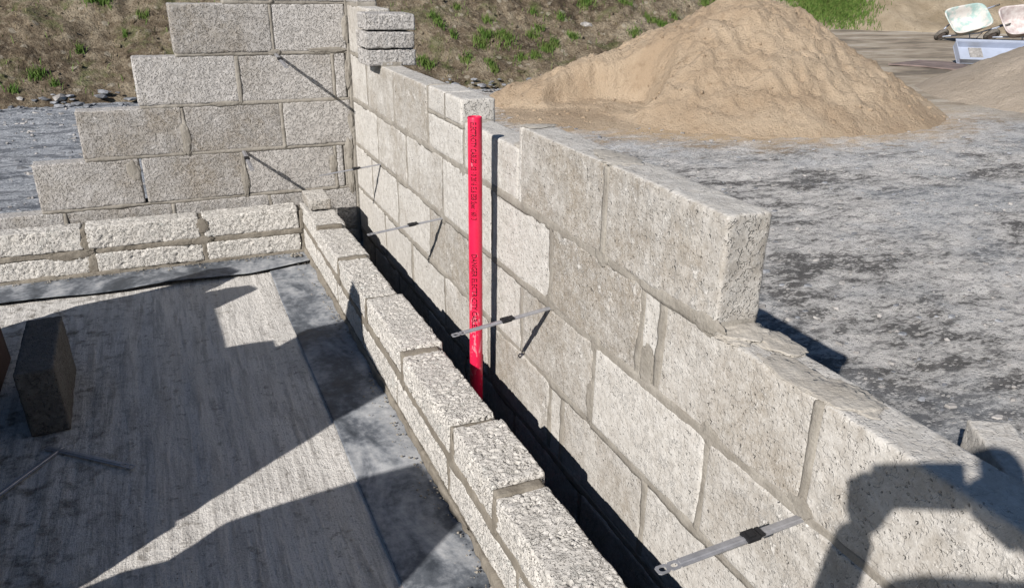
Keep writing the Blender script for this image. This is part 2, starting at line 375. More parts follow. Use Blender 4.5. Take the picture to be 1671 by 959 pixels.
# ------------------------------------------------------------------ blocks
def box_grid(lo, hi, res):
    """surface of a box as a welded quad grid"""
    lo, hi = np.array(lo, float), np.array(hi, float); n = np.maximum(1, np.round((hi-lo)/res).astype(int))
    ax = [np.linspace(lo[i], hi[i], n[i]+1) for i in range(3)]
    ids = {}; V = []; F = []
    idx = -np.ones((n[0]+1, n[1]+1, n[2]+1), int)
    I, J, K = np.meshgrid(*[np.arange(k+1) for k in n], indexing='ij')
    s = (I == 0) | (I == n[0]) | (J == 0) | (J == n[1]) | (K == 0) | (K == n[2])
    idx[s] = np.arange(s.sum())
    V = np.stack([ax[0][I[s]], ax[1][J[s]], ax[2][K[s]]], 1)
    def q(A, flip):
        a, b, c, d = A[:-1, :-1].ravel(), A[1:, :-1].ravel(), A[1:, 1:].ravel(), A[:-1, 1:].ravel()
        return np.stack([a, d, c, b] if flip else [a, b, c, d], 1)
    F = [q(idx[0], True), q(idx[-1], False), q(idx[:, 0], False), q(idx[:, -1], True), q(idx[:, :, 0], True), q(idx[:, :, -1], False)]
    return V, np.concatenate(F)
def block_mesh(lo, hi, res=.007, rad=.007, rough=.0016, peb=.0, chip=.006, seed=0, skew=0, cell=.0105):
    V, F = box_grid(lo, hi, res); lo, hi = np.array(lo, float), np.array(hi, float)
    off = RNG.random(3)*50
    r = rad+chip*np.clip(fbm(V*14+off, 3, 3), 0, 1)
    r = np.minimum(r, (hi-lo).min()*.45)[:, None]
    c = np.clip(V, lo+r, hi-r); d = V-c; L = np.linalg.norm(d, axis=1)[:, None]; nrm = d/np.maximum(L, 1e-9)
    P = c+nrm*r
    h = rough*fbm(V*32+off, 3, 5)+rough*.8*fbm(V*7+off, 2, 9)
    if peb: 
        q = np.clip((.02-(.75*vnoise(V/.0085+off, 8)+.35*vnoise(V/.0045+off, 9)))/.45, 0, 1); h = h-peb*1.9*q*np.clip(.7+.8*vnoise(V*20+off, 12), .1, 1)
    P = P+nrm*h[:, None]
    if skew:
        ctr = (lo+hi)/2; a, b_, g = [(random.random()-.5)*skew for _ in range(3)]
        R = np.array(Matrix.Rotation(a, 3, 'X') @ Matrix.Rotation(b_, 3, 'Y') @ Matrix.Rotation(g, 3, 'Z'))
        P = (P-ctr) @ R.T+ctr
    return mesh('block', P, F)
def block(parent, x, y, z, m='smooth', stain=.5, res=.007, peb=0., rough=.0016, skew=.006, chip=.006, name='block', rad=.007, **kw):
    ctr = ((x[0]+x[1])/2, (y[0]+y[1])/2, z[0])
    j = lambda: (random.random()-.5)*.003
    lo = (x[0]-ctr[0]+j()*.6, y[0]-ctr[1]+j(), j()*.5); hi = (x[1]-ctr[0]+j()*.6, y[1]-ctr[1]+j(), z[1]-z[0]+j()*.5)
    me = block_mesh(lo, hi, res, rad, rough, peb, chip, skew=skew)
    o = obj(name, me, M[m], parent, **kw); o['stain'] = float(stain)
    pl = Vector(parent.location) if parent else Vector((0, 0, 0))
    o.location = Vector(ctr)-pl
    return o
# mortar is collected per wall and joined
class Mortar:
    def __init__(s): s.V = []; s.F = []; s.n = 0
    def strip(s, lo, hi, res=.008, amp=.0045, bias=0.0):
        V, F = box_grid(lo, hi, res); lo, hi = np.array(lo, float), np.array(hi, float)
        r = np.minimum(.0028, (hi-lo).min()*.45); c = np.clip(V, lo+r, hi-r); d = V-c
        nrm = d/np.maximum(np.linalg.norm(d, axis=1)[:, None], 1e-9)
        P = c+nrm*r+nrm*(bias-.0012+amp*.8*fbm(V*34+s.n*.1, 4, 21)+amp*.9*fbm(V*8, 2, 2))[:, None]
        s.V.append(P); s.F.append(F+s.n); s.n += len(P)
    def lump(s, c, size, seed=0, res=14, flat=.5):
        res = res*2
        u = np.linspace(0, 2*np.pi, res*2, endpoint=False); v = np.linspace(0, np.pi, res)
        U, W = np.meshgrid(u, v); P = np.stack([np.cos(U)*np.sin(W), np.sin(U)*np.sin(W), np.cos(W)], 2).reshape(-1, 3)
        P = P*(1+.42*fbm(P*2.1+seed*3.7, 4, seed)+.10*fbm(P*9+seed, 2, seed+3))[:, None]*np.array(size)+np.array(c)
        nu, nv = res*2, res; i, j = np.meshgrid(np.arange(nu), np.arange(nv-1)); a = (j*nu+i).ravel(); b_ = (j*nu+(i+1) % nu).ravel()
        F = np.stack([a, a+nu, b_+nu, b_], 1)
        s.V.append(P); s.F.append(F+s.n); s.n += len(P)
    def build(s, parent, m='mortar', name='mortar'):
        V = np.concatenate(s.V); pl = np.array(parent.location)
        me = mesh(name, V-pl, np.concatenate(s.F)); return obj(name, me, M[m], parent)

# ------------------------------------------------------------------ setting: ground, slab, membrane
def ground_z(P):
    x, y = P[:, 0], P[:, 1]; Q = np.column_stack([P, np.zeros(len(P))])
    z = .014*fbm(Q*3.2, 3, 31)+.012*fbm(Q*13, 3, 33)
    near = np.exp(-((x-2)**2+(y)**2)/30)
    z = z+.006*fbm(Q*40, 2, 35)*near
    d = np.maximum(np.abs(x), np.abs(y)); 
    z = np.where((x > -.3) & (x < .12) & (y < .1), z-.5, z)
    inside = (x < .25) & (x > -4) & (y < .12)
    z = np.where(inside, np.minimum(z, 0)-.02, z)
    return -.30+z
gx = np.concatenate([-np.geomspace(60, 3.2, 22), np.arange(-3.1, 6.2, .035), np.geomspace(6.3, 120, 70)])
gy = np.concatenate([-np.geomspace(60, 6.2, 16), np.arange(-6.0, 6.0, .035), np.geomspace(6.1, 120, 60)])
V, F = grid_sheet(gx, gy, ground_z)
obj('ground', mesh('ground', V, F), M['ground'], kind='structure')

def slab_z(P):
    Q = np.column_stack([P, np.zeros(len(P))]); S = np.column_stack([P[:, 0]*22, P[:, 1]*1.1, np.zeros(len(P))])
    return -.275+.0050*fbm(S, 3, 41)+.0012*fbm(Q*25, 2, 42)
V, F = grid_sheet(np.arange(-3.3, -.195, .012), np.arange(-5.6, .02, .03), slab_z)
n0 = len(V)
slab = obj('concrete_slab', mesh('concrete_slab', V, F), M['slab'], kind='structure')
bm = bmesh.new(); bm_box(bm, (-1.745, -2.79, -.35), (3.10, 5.60, .13)); 
bmesh_obj('slab_edge', bm, M['slab'], None, kind='structure')

# membrane strips
def mem_right(P):
    Q = np.column_stack([P, np.zeros(len(P))])
    edge = np.exp(-((P[:, 0]+.53)/.02)**2)
    return -.2700+.0022*fbm(Q*9, 3, 51)+.002*fbm(Q*24, 2, 52)+0*edge
V, F = grid_sheet(np.linspace(-.53, -.30, 34), np.arange(-5.5, -.36, .012), mem_right)
V[:, 0] += np.where(V[:, 0] < -.5, .006*fbm(np.column_stack([V[:, 1]*2.2, V[:, 1]*0, V[:, 1]*0]), 3, 6), 0)
o = obj('damp_proof_membrane', mesh('m', V, F), M['membrane'])
tag(o, 'grey dust-covered plastic membrane strip along the foot of the low right-hand wall', 'membrane')
sm_ = o.modifiers.new('thickness', 'SOLIDIFY'); sm_.thickness = .002
def mem_back(P):
    x, y = P[:, 0], P[:, 1]; Q = np.column_stack([P, np.zeros(len(P))])
    f = np.clip((-.30-y)/.12, 0, 1)       # free edge lifts and ripples
    return -.2585+.003*fbm(Q*8, 3, 55)+f*(.009*np.clip(fbm(np.column_stack([x*3.1, x*0, x*0]), 3, 57)+.35, 0, 1.2))+f*.012*np.exp(-((x+.98)/.12)**2)
V, F = grid_sheet(np.arange(-3.1, -.325, .012), np.linspace(-.43, -.19, 30), mem_back)
e = np.clip((-.34-V[:, 1])/.09, 0, 1)
V[:, 1] += e*(.020*fbm(np.column_stack([V[:, 0]*2.6, V[:, 0]*0, V[:, 0]*0]), 4, 61)-.008) + np.clip((V[:, 0]+.62)/.3, 0, 1)*e*.075
o = obj('damp_proof_membrane', mesh('m', V, F), M['membrane'])
tag(o, 'dark plastic membrane strip with rippled free edge, along the foot of the low back wall', 'membrane')
sm_ = o.modifiers.new('thickness', 'SOLIDIFY'); sm_.thickness = .002

# ------------------------------------------------------------------ outer right wall  (face x=0, thickness .1)
T = .1
zc = {'F': (-.45, -.233), 'E': (-.22, -.005), 'D': (.005, .220), 'C': (.230, .443), 'B': (.453, .668), 'A': (.678, .893), 'Z': (.903, 1.118)}
w1 = empty('outer_block_wall', (0, -2, -.3), 'tall pale block wall running to the foreground, with wall ties sticking out of it', 'wall')
mo = Mortar()
def course(wall, mo, key, ys, m='smooth', stains=None, z=None, res=.007, x=(0, T), joints=True, **kw):
    z = z or zc[key]
    for i in range(len(ys)-1):
        a, b_ = ys[i], ys[i+1]
        st = stains[i] if stains else .5
        if st is None: continue
        r_ = res if b_ < -1.0 else .009
        block(wall, (x[0]+random.uniform(-.002, .002), x[1]), (b_+.005, a-.005), z, m, st, r_, **kw)
        if i > 0 and joints and stains[i-1] is not None:
            wd = random.uniform(.0095, .015)
            mo.strip((x[0]-.0005, a-wd, z[0]-.006), (x[1]-.004, a+wd, z[1]-.003))
course(w1, mo, 'A', [-.005, -.435], stains=[.52])
course(w1, mo, 'Z', [.09, -.20], stains=[.5], m='grey')
course(w1, mo, 'B', [-.005, -.33, -.80, -1.255], stains=[.4, .72, .74])
# cut low blocks with thin coursing bricks on top
course(w1, mo, 'B', [-1.265, -1.645], z=(.453, .578), stains=[.35])
course(w1, mo, 'B', [-1.650, -2.098], z=(.453, .606), stains=[.3])
course(w1, mo, 'B', [-1.265, -1.462, -1.637], z=(.588, .674), stains=[.3, .25], x=(0, .12))
course(w1, mo, 'B', [-2.100, -2.59, -3.03], stains=[.86, .74], res=.0055, rough=.0022, chip=.012)
block(w1, (.0, T), (-2.122, -2.098), (.453, .668), 'smooth', .3)
course(w1, mo, 'C', [-.005, -.49, -.96, -1.425, -1.90, -2.325, -2.775, -2.855, -3.30, -3.75, -4.2, -4.65, -5.1], stains=[.3, .62, .56, .3, .25, .85, .35, .52, .60, .6, .5, .5, .5], res=.0055)
course(w1, mo, 'D', [-.005, -.335, -.80, -1.26, -1.70, -2.14, -2.585, -3.045, -3.495, -3.945, -4.4, -4.85, -5.2], stains=[.25, .3, .3, .82, .45, .84, .2, .62, .75, .6, .5, .5], res=.0055)
course(w1, mo, 'E', [-.005, -.54, -.99, -1.42, -1.87, -2.345, -2.425, -2.845, -3.295, -3.745, -4.2, -4.65, -5.1], stains=[.3, .3, .3, .62, .72, .4, .58, .35, .5, .5, .5, .5], res=.0065)
course(w1, mo, 'F', [-.005, -.30, -.75, -1.2, -1.65, -2.1, -2.55, -3.0, -3.45, -3.9, -5.1], stains=[.5]*10, z=(-.45, -.231))
L = -5.15
for z, y0, y1 in [(-.225, 0, L), (0, 0, L), (.225, 0, L), (.448, 0, -3.03), (.673, 0, -.62), (.898, .1, -.21)]:
    mo.strip((-.0008, y1, z-.0145), (T-.004, y0, z+.0145), res=.0085)
mo.strip((-.0005, -1.64, .574), (T-.003, -1.262, .592)); mo.strip((-.0005, -1.657, .457), (T-.003, -1.638, .582))
mo.strip((-.0035, -2.603, .455), (T-.004, -2.578, .664), amp=.003); mo.strip((.0, -1.268, .457), (T-.004, -1.252, .672))
mp = Mortar()
# mortar bed proud of the ledge under the end block, and dabs on top
for c, s_, sd in [((.05, -3.045, .447), (.052, .05, .010), 3), ((.08, -3.10, .444), (.035, .06, .008), 5), ((.02, -3.06, .444), (.03, .035, .008), 7),
                  ((.04, -2.585, .668), (.045, .045, .006), 8), ((.06, -2.53, .668), (.04, .08, .004), 9), ((.05, -2.115, .668), (.05, .03, .005), 11),
                  ((.05, -3.31, .443), (.045, .06, .0045), 12), ((.03, -3.22, .4425), (.035, .10, .003), 14), ((.05, -1.265, .672), (.04, .02, .005), 15),
                  ((.05, -1.66, .604), (.045, .04, .006), 16), ((.05, -2.07, .607), (.045, .05, .007), 17)]:
    mp.lump(c, (s_[0], s_[1], s_[2]*.62), sd, 16)
# smears at joint crossings on the face
for (y, z, a, b_, sd) in [(-1.635, .44, .035, .03, 1), (-2.59, .45, .03, .022, 2), (-2.585, .225, .028, .03, 3), (-2.577, .06, .026, .07, 4), (-3.045, .23, .03, .025, 5), (-3.30, .24, .03, .02, 6),
                          (-1.42, .225, .03, .03, 7), (-.80, .225, .02, .03, 8), (-2.33, .235, .03, .025, 9), (-2.81, .27, .03, .05, 10), (-3.0, .45, .05, .02, 13), (-.97, .45, .03, .02, 15), (-1.26, .06, .02, .05, 16)]:
    mo.lump((.0015, y, z), (.0035, a, b_), sd, 12)
mo.build(w1); mp.build(w1, 'mortar_pale', 'mortar_bed')

# ------------------------------------------------------------------ outer back wall (rotated a touch)
RZ = .0219
w2 = empty('outer_back_wall', (0, 0, -.3), 'stepped grey block wall at the back, racked back in steps towards the left', 'wall', rz=RZ)
mo2 = Mortar()
def bcourse(xs, z, stains, m='grey', mats=None, y=(0, T), **kw):
    for i in range(len(xs)-1):
        a, b_ = xs[i], xs[i+1]
        if stains[i] is None: continue
        block(w2, (a+.005, b_-.005), (y[0]+random.uniform(-.002, .002), y[1]), z, (mats[i] if mats else m), stains[i], .0065, **kw)
        if i > 0 and stains[i-1] is not None and abs(a+1.012) > .001:
            wd = random.uniform(.008, .012); mo2.strip((a-wd, y[0]-.0005, z[0]-.006), (a+wd, y[1]-.004, z[1]-.003))
bcourse([-.805, -.36, -.005], zc['A'], [.82, .45], mats=['rough_grey', 'rough_grey'], peb=.0012)
bcourse([-.985, -.535, -.085, -.02], zc['B'], [.35, .5, .4], mats=['rough_grey', 'rough_grey', 'rough_grey'], peb=.0016)
bcourse([-1.245, -.80, -.352, -.005], zc['C'], [.78, .80, .45], mats=['rough_grey', 'rough_grey', 'grey'], peb=.0012)
bcourse([-1.455, -1.012, -.557, -.107, -.06], zc['D'], [.62, .76, .35, .4], mats=['rough_grey', 'rough_grey', 'grey', 'rough_grey'], peb=.0012)
bcourse([-2.7, -2.27, -1.81, -1.36, -.90, -.45, -.005], zc['E'], [.6, .6, .6, .6, .5, .45], mats=['rough_grey']*6, peb=.001)
bcourse([-2.5, -2.05, -1.6, -1.15, -.70, -.25, -.0], (-.33, -.231), [.5]*6)
bcourse([-.565, -.35, .09], zc['Z'], [.5, .5], mats=['grey', 'grey'])
for z, a, b_ in [(-.225, -2.7, 0), (0, -1.455, 0), (.225, -1.24, 0), (.448, -.98, 0), (.673, -.80, 0), (.898, -.57, .09)]:
    mo2.strip((a+.004, .0015, z-.0095), (b_-.002, T-.004, z+.0095), res=.0085)
for x, z in [(-.03, .03), (-.03, .12), (-.03, .2), (-.012, .33), (-.012, .56), (-.012, .78)]:
    mo2.lump((x, .004, z), (.02, .010, .07), int(x*-100+z*10), 12)
mo2.strip((-.014, -.004, -.3), (.02, .09, 1.1)); mo2.strip((-.062, .002, .004), (-.004, .09, .222)); mo2.strip((-.022, .001, .45), (.0, .09, .67))
for (x, z, a, b_, sd) in [(-1.045, .165, .026, .045, 4), (-.80, .30, .022, .08, 5), (-.56, .07, .018, .08, 6), (-.12, .12, .02, .05, 7), (-.36, .68, .03, .014, 8), (-.1, .685, .09, .014, 9), (-.60, .45, .07, .012, 10)]:
    mo2.lump((x, .001, z), (a, .004, b_), sd, 12)
mo2.build(w2)

# ------------------------------------------------------------------ inner low walls
XI = (-.325, -.195)
w3 = empty('inner_block_wall', (-.26, -2, -.275), 'low two-course wall of rough pale blocks laid flat, running to the foreground', 'wall')
mo3 = Mortar()
ju = [-.12, -.57, -1.035, -1.505, -1.975, -2.44, -2.735, -3.21, -3.67, -4.13, -4.6, -5.1]
jl = [-.10, -.525, -.99, -1.43, -1.90, -2.41, -2.87, -3.33, -3.8, -4.25, -4.7, -5.1]
for i in range(len(ju)-1):
    a, b_ = ju[i], ju[i+1]; near = -3.3 < b_ < -1.4
    dz = [-.004, -.010, -.004, .003, .0, .004, -.002, .006, 0, 0, 0][i]
    bk = block(w3, (XI[0]+random.uniform(-.005, .004), XI[1]+random.uniform(-.008, .008)), (b_+.013, a-.012), (-.112, -.018+dz*1.6), 'rough', [.3, .35, .3, .28, .3, .35, .33, .3, .3, .3, .3][i], .0030 if near else .006, peb=.0034 if near else .0028, rough=.003, chip=.012, skew=.010, rad=.007); bk.rotation_euler.x = -1*[.0, .018, .022, .016, .024, .012, .02, .012, .01, .01, .01][i]
for i in range(len(jl)-1):
    a, b_ = jl[i], jl[i+1]
    block(w3, (XI[0]-.002, XI[1]), (b_+.006, a-.006), (-.240, -.140), 'rough', .2, .0055 if b_ > -3.4 else .009, peb=.0016, rough=.002, chip=.008)
for y in ju[1:-1]: mo3.strip((XI[0]+.001, y-.016, -.128), (XI[1]-.010, y+.016, -.022), amp=.005)
for y in jl[1:-1]: mo3.strip((XI[0]-.001, y-.011, -.246), (XI[1]-.006, y+.011, -.134), amp=.005)
mo3.strip((XI[0]+.000, L, -.1445), (XI[1]-.004, -.1, -.1105), res=.0075, amp=.006)
mo3.strip((XI[0]-.010, L, -.272), (XI[1]-.002, -.1, -.238), res=.0075, amp=.010)
for i, y in enumerate(ju[2:9]): mo3.lump((XI[0]+.001, y-.004, -.09), (.004, .016, .055), i+3, 12)
mo3.build(w3, 'mortar_dark')
block(w3, (-.312, -.205), (-.33, -.135), (-.019, .036), 'rough', .75, .006, peb=.002, name='block', label='small cut piece with a tan broken face')

w4 = empty('inner_back_wall', (-1.2, -.2, -.275), 'low two-course wall of rough pale blocks laid flat in front of the stepped wall', 'wall')
mo4 = Mortar(); YB = (-.205, -.095)
for i, (a, b_) in enumerate([(-2.70, -2.23), (-2.23, -1.76), (-1.76, -1.285), (-1.285, -.795), (-.795, -.338)]):
    block(w4, (a+.008, b_-.008), (YB[0]+random.uniform(-.004, .004), YB[1]), (-.138, -.035+[0, 0, -.002, .002, .004][i]), 'rough', [.3, .3, .4, .3, .28][i], .0055, peb=.0034, rough=.003, chip=.010, skew=.01)
for a, b_ in [(-2.68, -2.21), (-2.21, -1.74), (-1.74, -1.262), (-1.262, -.79), (-.79, -.338)]:
    block(w4, (a+.009, b_-.009), (YB[0]-.003, YB[1]), (-.248, -.160), 'rough', .22, .0055, peb=.0036, rough=.003, chip=.009)
for x in (-2.23, -1.76, -1.285, -.795): mo4.strip((x-.012, YB[0]+.002, -.143), (x+.012, YB[1]-.004, -.042), amp=.006)
for x in (-2.21, -1.74, -1.262, -.79): mo4.strip((x-.013, YB[0]-.002, -.253), (x+.013, YB[1], -.156), amp=.006)
mo4.strip((-2.7, YB[0]+.001, -.163), (-.33, YB[1]-.004, -.135), res=.0075, amp=.008)
mo4.strip((-2.7, YB[0]-.010, -.270), (-.33, YB[1]-.004, -.244), res=.0075, amp=.010)
mo4.strip((-.345, YB[0]+.004, -.25), (-.322, YB[1], -.045), amp=.004)
for i, (x, z, a, b_) in enumerate([(-1.27, -.11, .03, .04), (-.79, -.075, .028, .034), (-.80, -.15, .05, .02), (-1.35, -.158, .09, .02), (-1.27, -.21, .025, .05)]): mo4.lump((x, YB[0]+.001, z), (a, .003, b_), i+20, 12)
mo4.build(w4, 'mortar_dark')

# loose crumbs of mortar along the low walls
bm = bmesh.new()
def crumb(bm, p, s):
    r = bmesh.ops.create_icosphere(bm, subdivisions=1, radius=1)
    for v in r['verts']: v.co = Vector((v.co.x*s*random.uniform(.7, 1.2)+p[0], v.co.y*s*random.uniform(.7, 1.2)+p[1], v.co.z*s*random.uniform(.5, .8)+p[2]))
for i in range(420):
    y = -.3-4.2*random.random(); d = abs(random.gauss(0, .028))
    crumb(bm, (-.335-d, y, -.262), random.choice([.0015, .002, .003, .0045, .002]))
for i in range(260):
    x = -.35-1.6*random.random(); d = abs(random.gauss(0, .025)); crumb(bm, (x, -.215-d, -.254), random.choice([.002, .003, .005, .0025]))
for i in range(160):
    crumb(bm, (random.uniform(-1.9, -.55), random.uniform(-3, -.45), -.273), random.choice([.0015, .002, .0025]))
for i in range(10):
    crumb(bm, (random.uniform(-.41, -.36), random.uniform(-.29, -.24), -.25), .008)
o = bmesh_obj('mortar_crumbs', bm, M['mortar'], None, True, kind='stuff', label='crumbs of dropped mortar along the foot of the low walls', category='crumbs')

# ------------------------------------------------------------------ wall ties
def tie_parts():
    """a flat strip with pressed end holes, lying along -x from the origin, 285 mm showing"""
    bm = bmesh.new(); wd = .0095; L0 = .283
    def ringcell(x0, x1, r, n=16):
        cx = (x0+x1)/2; hx = (x1-x0)/2; outer = []; inner = []
        for k in range(n):
            a = 2*math.pi*(k+.5)/n-math.pi/4+math.pi/4; c_, s_ = math.cos(a), math.sin(a); q = max(abs(c_), abs(s_))
            outer.append(bm.verts.new((cx+hx*c_/q, wd*s_/q, 0))); inner.append(bm.verts.new((cx+r*1.25*c_, r*s_, 0)))
        for k in range(n): bm.faces.new((outer[k], outer[(k+1) % n], inner[(k+1) % n], inner[k]))
    ringcell(-L0, -L0+.022, .0052); ringcell(-L0+.022, -L0+.042, .0048)
    xs = np.linspace(-L0+.042, .03, 12)
    prof = [(-wd, 0), (-wd*.45, .0004), (-wd*.3, .0022), (wd*.3, .0022), (wd*.45, .0004), (wd, 0)]
    rows = [[bm.verts.new((x, y, z)) for y, z in prof] for x in xs]
    for i in range(len(rows)-1):
        for j in range(len(prof)-1): bm.faces.new((rows[i][j], rows[i+1][j], rows[i+1][j+1], rows[i][j+1]))
    bmesh.ops.recalc_face_normals(bm, faces=bm.faces)
    me = bpy.data.meshes.new('wall_tie'); bm.to_mesh(me); bm.free(); me.materials.append(M['steel'])
    bm = bmesh.new(); bm_box(bm, (-.118, 0, .0012), (.026, .0245, .0075), None, .0012); bm_box(bm, (-.100, 0, .003), (.008, .021, .004)); bm_box(bm, (-.118, 0, .0055), (.012, .014, .003))
    mc = bpy.data.meshes.new('clip'); bm.to_mesh(mc); bm.free(); mc.materials.append(M['clip'])
    return me, mc
TM, TC = tie_parts()
def tie(parent, loc, rz=0, droop=.12, clipshift=0, roll=0, clip=True):
    t = obj('wall_tie', TM, None, parent); t.location = Vector(loc)-Vector(parent.location) if parent else Vector(loc)
    t.rotation_euler = (roll, -droop, rz)
    md = t.modifiers.new('thickness', 'SOLIDIFY'); md.thickness = .0018
    if clip:
        c = obj('clip', TC, None, t); c.location.x = clipshift
    return t
tie(w1, (0, -.513, .224), 0, .11)
tie(w1, (0, -1.411, .216), 0, .115, .0)
tie(w1, (0, -2.327, .219), 0, .125, -.012)
tie(w1, (0, -3.306, .220), 0, .06, .015)
# two ties in the back wall point out of it towards the viewer (parent is rotated: give local coordinates)
for (x, z) in [(-.353, .671), (-.551, .222)]:
    t = obj('wall_tie', TM, None, w2); t.location = (x, 0, z+.3); t.rotation_euler = (0, -.12, math.pi/2)
    md = t.modifiers.new('thickness', 'SOLIDIFY'); md.thickness = .0018
    c = obj('clip', TC, None, t)
# two loose ties on the slab
def loose_tie(loc, rz, label, clip):
    t = empty('loose_wall_tie', loc, label, 'wall tie', 'loose ties on the slab', rz)
    s_ = obj('strip', TM, None, t); md = s_.modifiers.new('thickness', 'SOLIDIFY'); md.thickness = .0018
    if clip: obj('clip', TC, None, t)
loose_tie((-1.315, -1.73, -.266), math.pi-.72, 'loose steel tie with holed end pointing right, on the dark slab beside the standing block', False)
loose_tie((-1.312, -1.75, -.267), .95, 'loose steel tie lying towards the lower left corner of the slab', False)

# ------------------------------------------------------------------ red duct with printed lettering
PX, PY, PR = -.083, -1.978, .0205
pipe = empty('cable_duct', (PX, PY, -.29), 'bright red plastic cable duct standing upright in the cavity, printed with dark lettering', 'duct')
bm = bmesh.new(); prof = [(PR, 0.0)]+[(PR, z) for z in np.linspace(.02, .966, 26)]+[(PR-.0008, .968), (PR-.0026, .968), (PR-.0032, .966), (PR-.0032, .60)]
nseg = 48; rings = [[bm.verts.new((r*math.cos(2*math.pi*k/nseg), r*math.sin(2*math.pi*k/nseg), z)) for k in range(nseg)] for r, z in prof]
for i in range(len(rings)-1):
    for k in range(nseg): bm.faces.new((rings[i][k], rings[i][(k+1) % nseg], rings[i+1][(k+1) % nseg], rings[i+1][k]))
bmesh_obj('tube', bm, M['pipe'], pipe, True)
def print_text(s, ztop, zbot, size_h=.0165, name='lettering'):
    cu = bpy.data.curves.new('t', 'FONT'); cu.body = s; cu.size = 1; cu.resolution_u = 2; cu.offset = .022
    to = bpy.data.objects.new('t', cu); C.objects.link(to); bpy.context.view_layer.update()
    me = bpy.data.meshes.new_from_object(to); bpy.data.objects.remove(to)
    bm = bmesh.new(); bm.from_mesh(me); bmesh.ops.triangulate(bm, faces=bm.faces)
    xs = [v.co.x for v in bm.verts]; hh = .70; sx = (ztop-zbot)/(max(xs)-min(xs)); x0 = min(xs)
    toc = math.atan2(CAM[1]-PY, CAM[0]-PX)            # direction of the print round the duct
    for v in bm.verts:
        t_ = (v.co.y/hh-.5)*size_h-.0045; ang = toc+t_/PR; z = ztop-(v.co.x-x0)*sx+.29
        v.co = Vector(((PR+.00035)*math.cos(ang), (PR+.00035)*math.sin(ang), z))
    bmesh.ops.subdivide_edges(bm, edges=[e for e in bm.edges if e.calc_length() > .004], cuts=1)
    for v in bm.verts:
        L_ = math.hypot(v.co.x, v.co.y); v.co.x *= (PR+.00035)/L_; v.co.y *= (PR+.00035)/L_
    bmesh_obj(name, bm, M['ink'], pipe)
print_text('ELECTRICITY CABLES 103 10 2016 EL6 ESB Spec 16013', .665, .382)
print_text('DANGER ELECTRICITY CABLES', .275, .03)

# ------------------------------------------------------------------ loose coursing bricks stacked on the wall
for i, (dx, dy, rz, lab) in enumerate([(0, 0, .02, 'lowest of three rough coursing bricks stacked on the wall by the back corner'), (-.004, -.006, .0, 'middle one of three rough coursing bricks stacked on the wall by the back corner'), (.004, .004, -.02, 'topmost of three rough coursing bricks stacked on the wall by the back corner')]):
    z0 = .6695+i*.0725
    me = block_mesh((-.108, -.085, 0), (.108, .085, .0665), .0052, .006, .0022, .0022, .006, skew=.01)
    o = obj('coursing_brick', me, M['rough_grey']); o['stain'] = [.35, .5, .4][i]; o.location = (.047+dx, -.535+dy, z0); o.rotation_euler.z = rz
    tag(o, lab, 'brick', 'coursing bricks stacked on the wall')

# loose blocks
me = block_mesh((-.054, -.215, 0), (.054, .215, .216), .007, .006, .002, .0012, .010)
o = obj('loose_block', me, M['shaded_block']); o['stain'] = .6; o.location = (-1.338, -1.405, -.273); o.rotation_euler = (0, -.03, .02)
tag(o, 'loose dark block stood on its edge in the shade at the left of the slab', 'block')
for (x, y, rz, st, lab) in [(1.0, -3.07, math.radians(-32), .3, 'loose block lying on the ground outside the wall at the right edge')]:
    me = block_mesh((-.06, -.22, 0), (.06, .22, .215), .008, .006, .002, .001, .008)
    o = obj('loose_block', me, M['smooth']); o['stain'] = st; o.location = (x, y, -.292); o.rotation_euler.z = rz
    tag(o, lab, 'block')

# ------------------------------------------------------------------ unseen block shapes added at left, cut to cast the slab shadows; brown board
def prism(name, poly, x0, x1, m, parent, stain=.5, **kw):
    bm = bmesh.new(); a = [bm.verts.new((x0, y, z)) for y, z in poly]; b_ = [bm.verts.new((x1, y, z)) for y, z in poly]
    bm.faces.new(a); bm.faces.new(b_[::-1])
    for i in range(len(poly)): j = (i+1) % len(poly); bm.faces.new((a[j], a[i], b_[i], b_[j]))
    bmesh.ops.recalc_face_normals(bm, faces=bm.faces)
    bmesh.ops.bevel(bm, geom=list(bm.edges), offset=.004, segments=1, affect='EDGES')
    for v in bm.verts: v.co -= parent.location
    o = bmesh_obj(name, bm, m, parent); o['stain'] = stain; return o
sw = empty('shadow_caster_wall', (-1.75, -1.8, -.275), 'unseen block wall added left of the slab, its broken top cut to cast the slab shadow', 'wall')  # added shadow caster, its broken top follows the slab shadow outline
S = (-.272, -.02, .0, .238)
prism('block', [(-.70, -.272), (-.816, -.128), (-.845, -.022), (-1.3, -.022), (-1.3, -.272)], -1.8, -1.7, M['grey'], sw)
for a, b_ in [(-1.302, -1.75), (-1.752, -2.2), (-2.202, -2.76)]: prism('block', [(a, -.272), (a, -.022), (b_, -.022), (b_-.02, -.272)], -1.8, -1.7, M['grey'], sw)
prism('block', [(-.848, -.020), (-.857, .062), (-.912, .159), (-.96, .238), (-1.5, .238), (-1.5, -.020)], -1.8, -1.7, M['grey'], sw)
for a, b_ in [(-1.502, -1.95), (-1.952, -2.35), (-2.352, -2.72)]: prism('block', [(a, -.02), (a, .238), (b_, .238), (b_-.01, -.02)], -1.8, -1.7, M['grey'], sw)
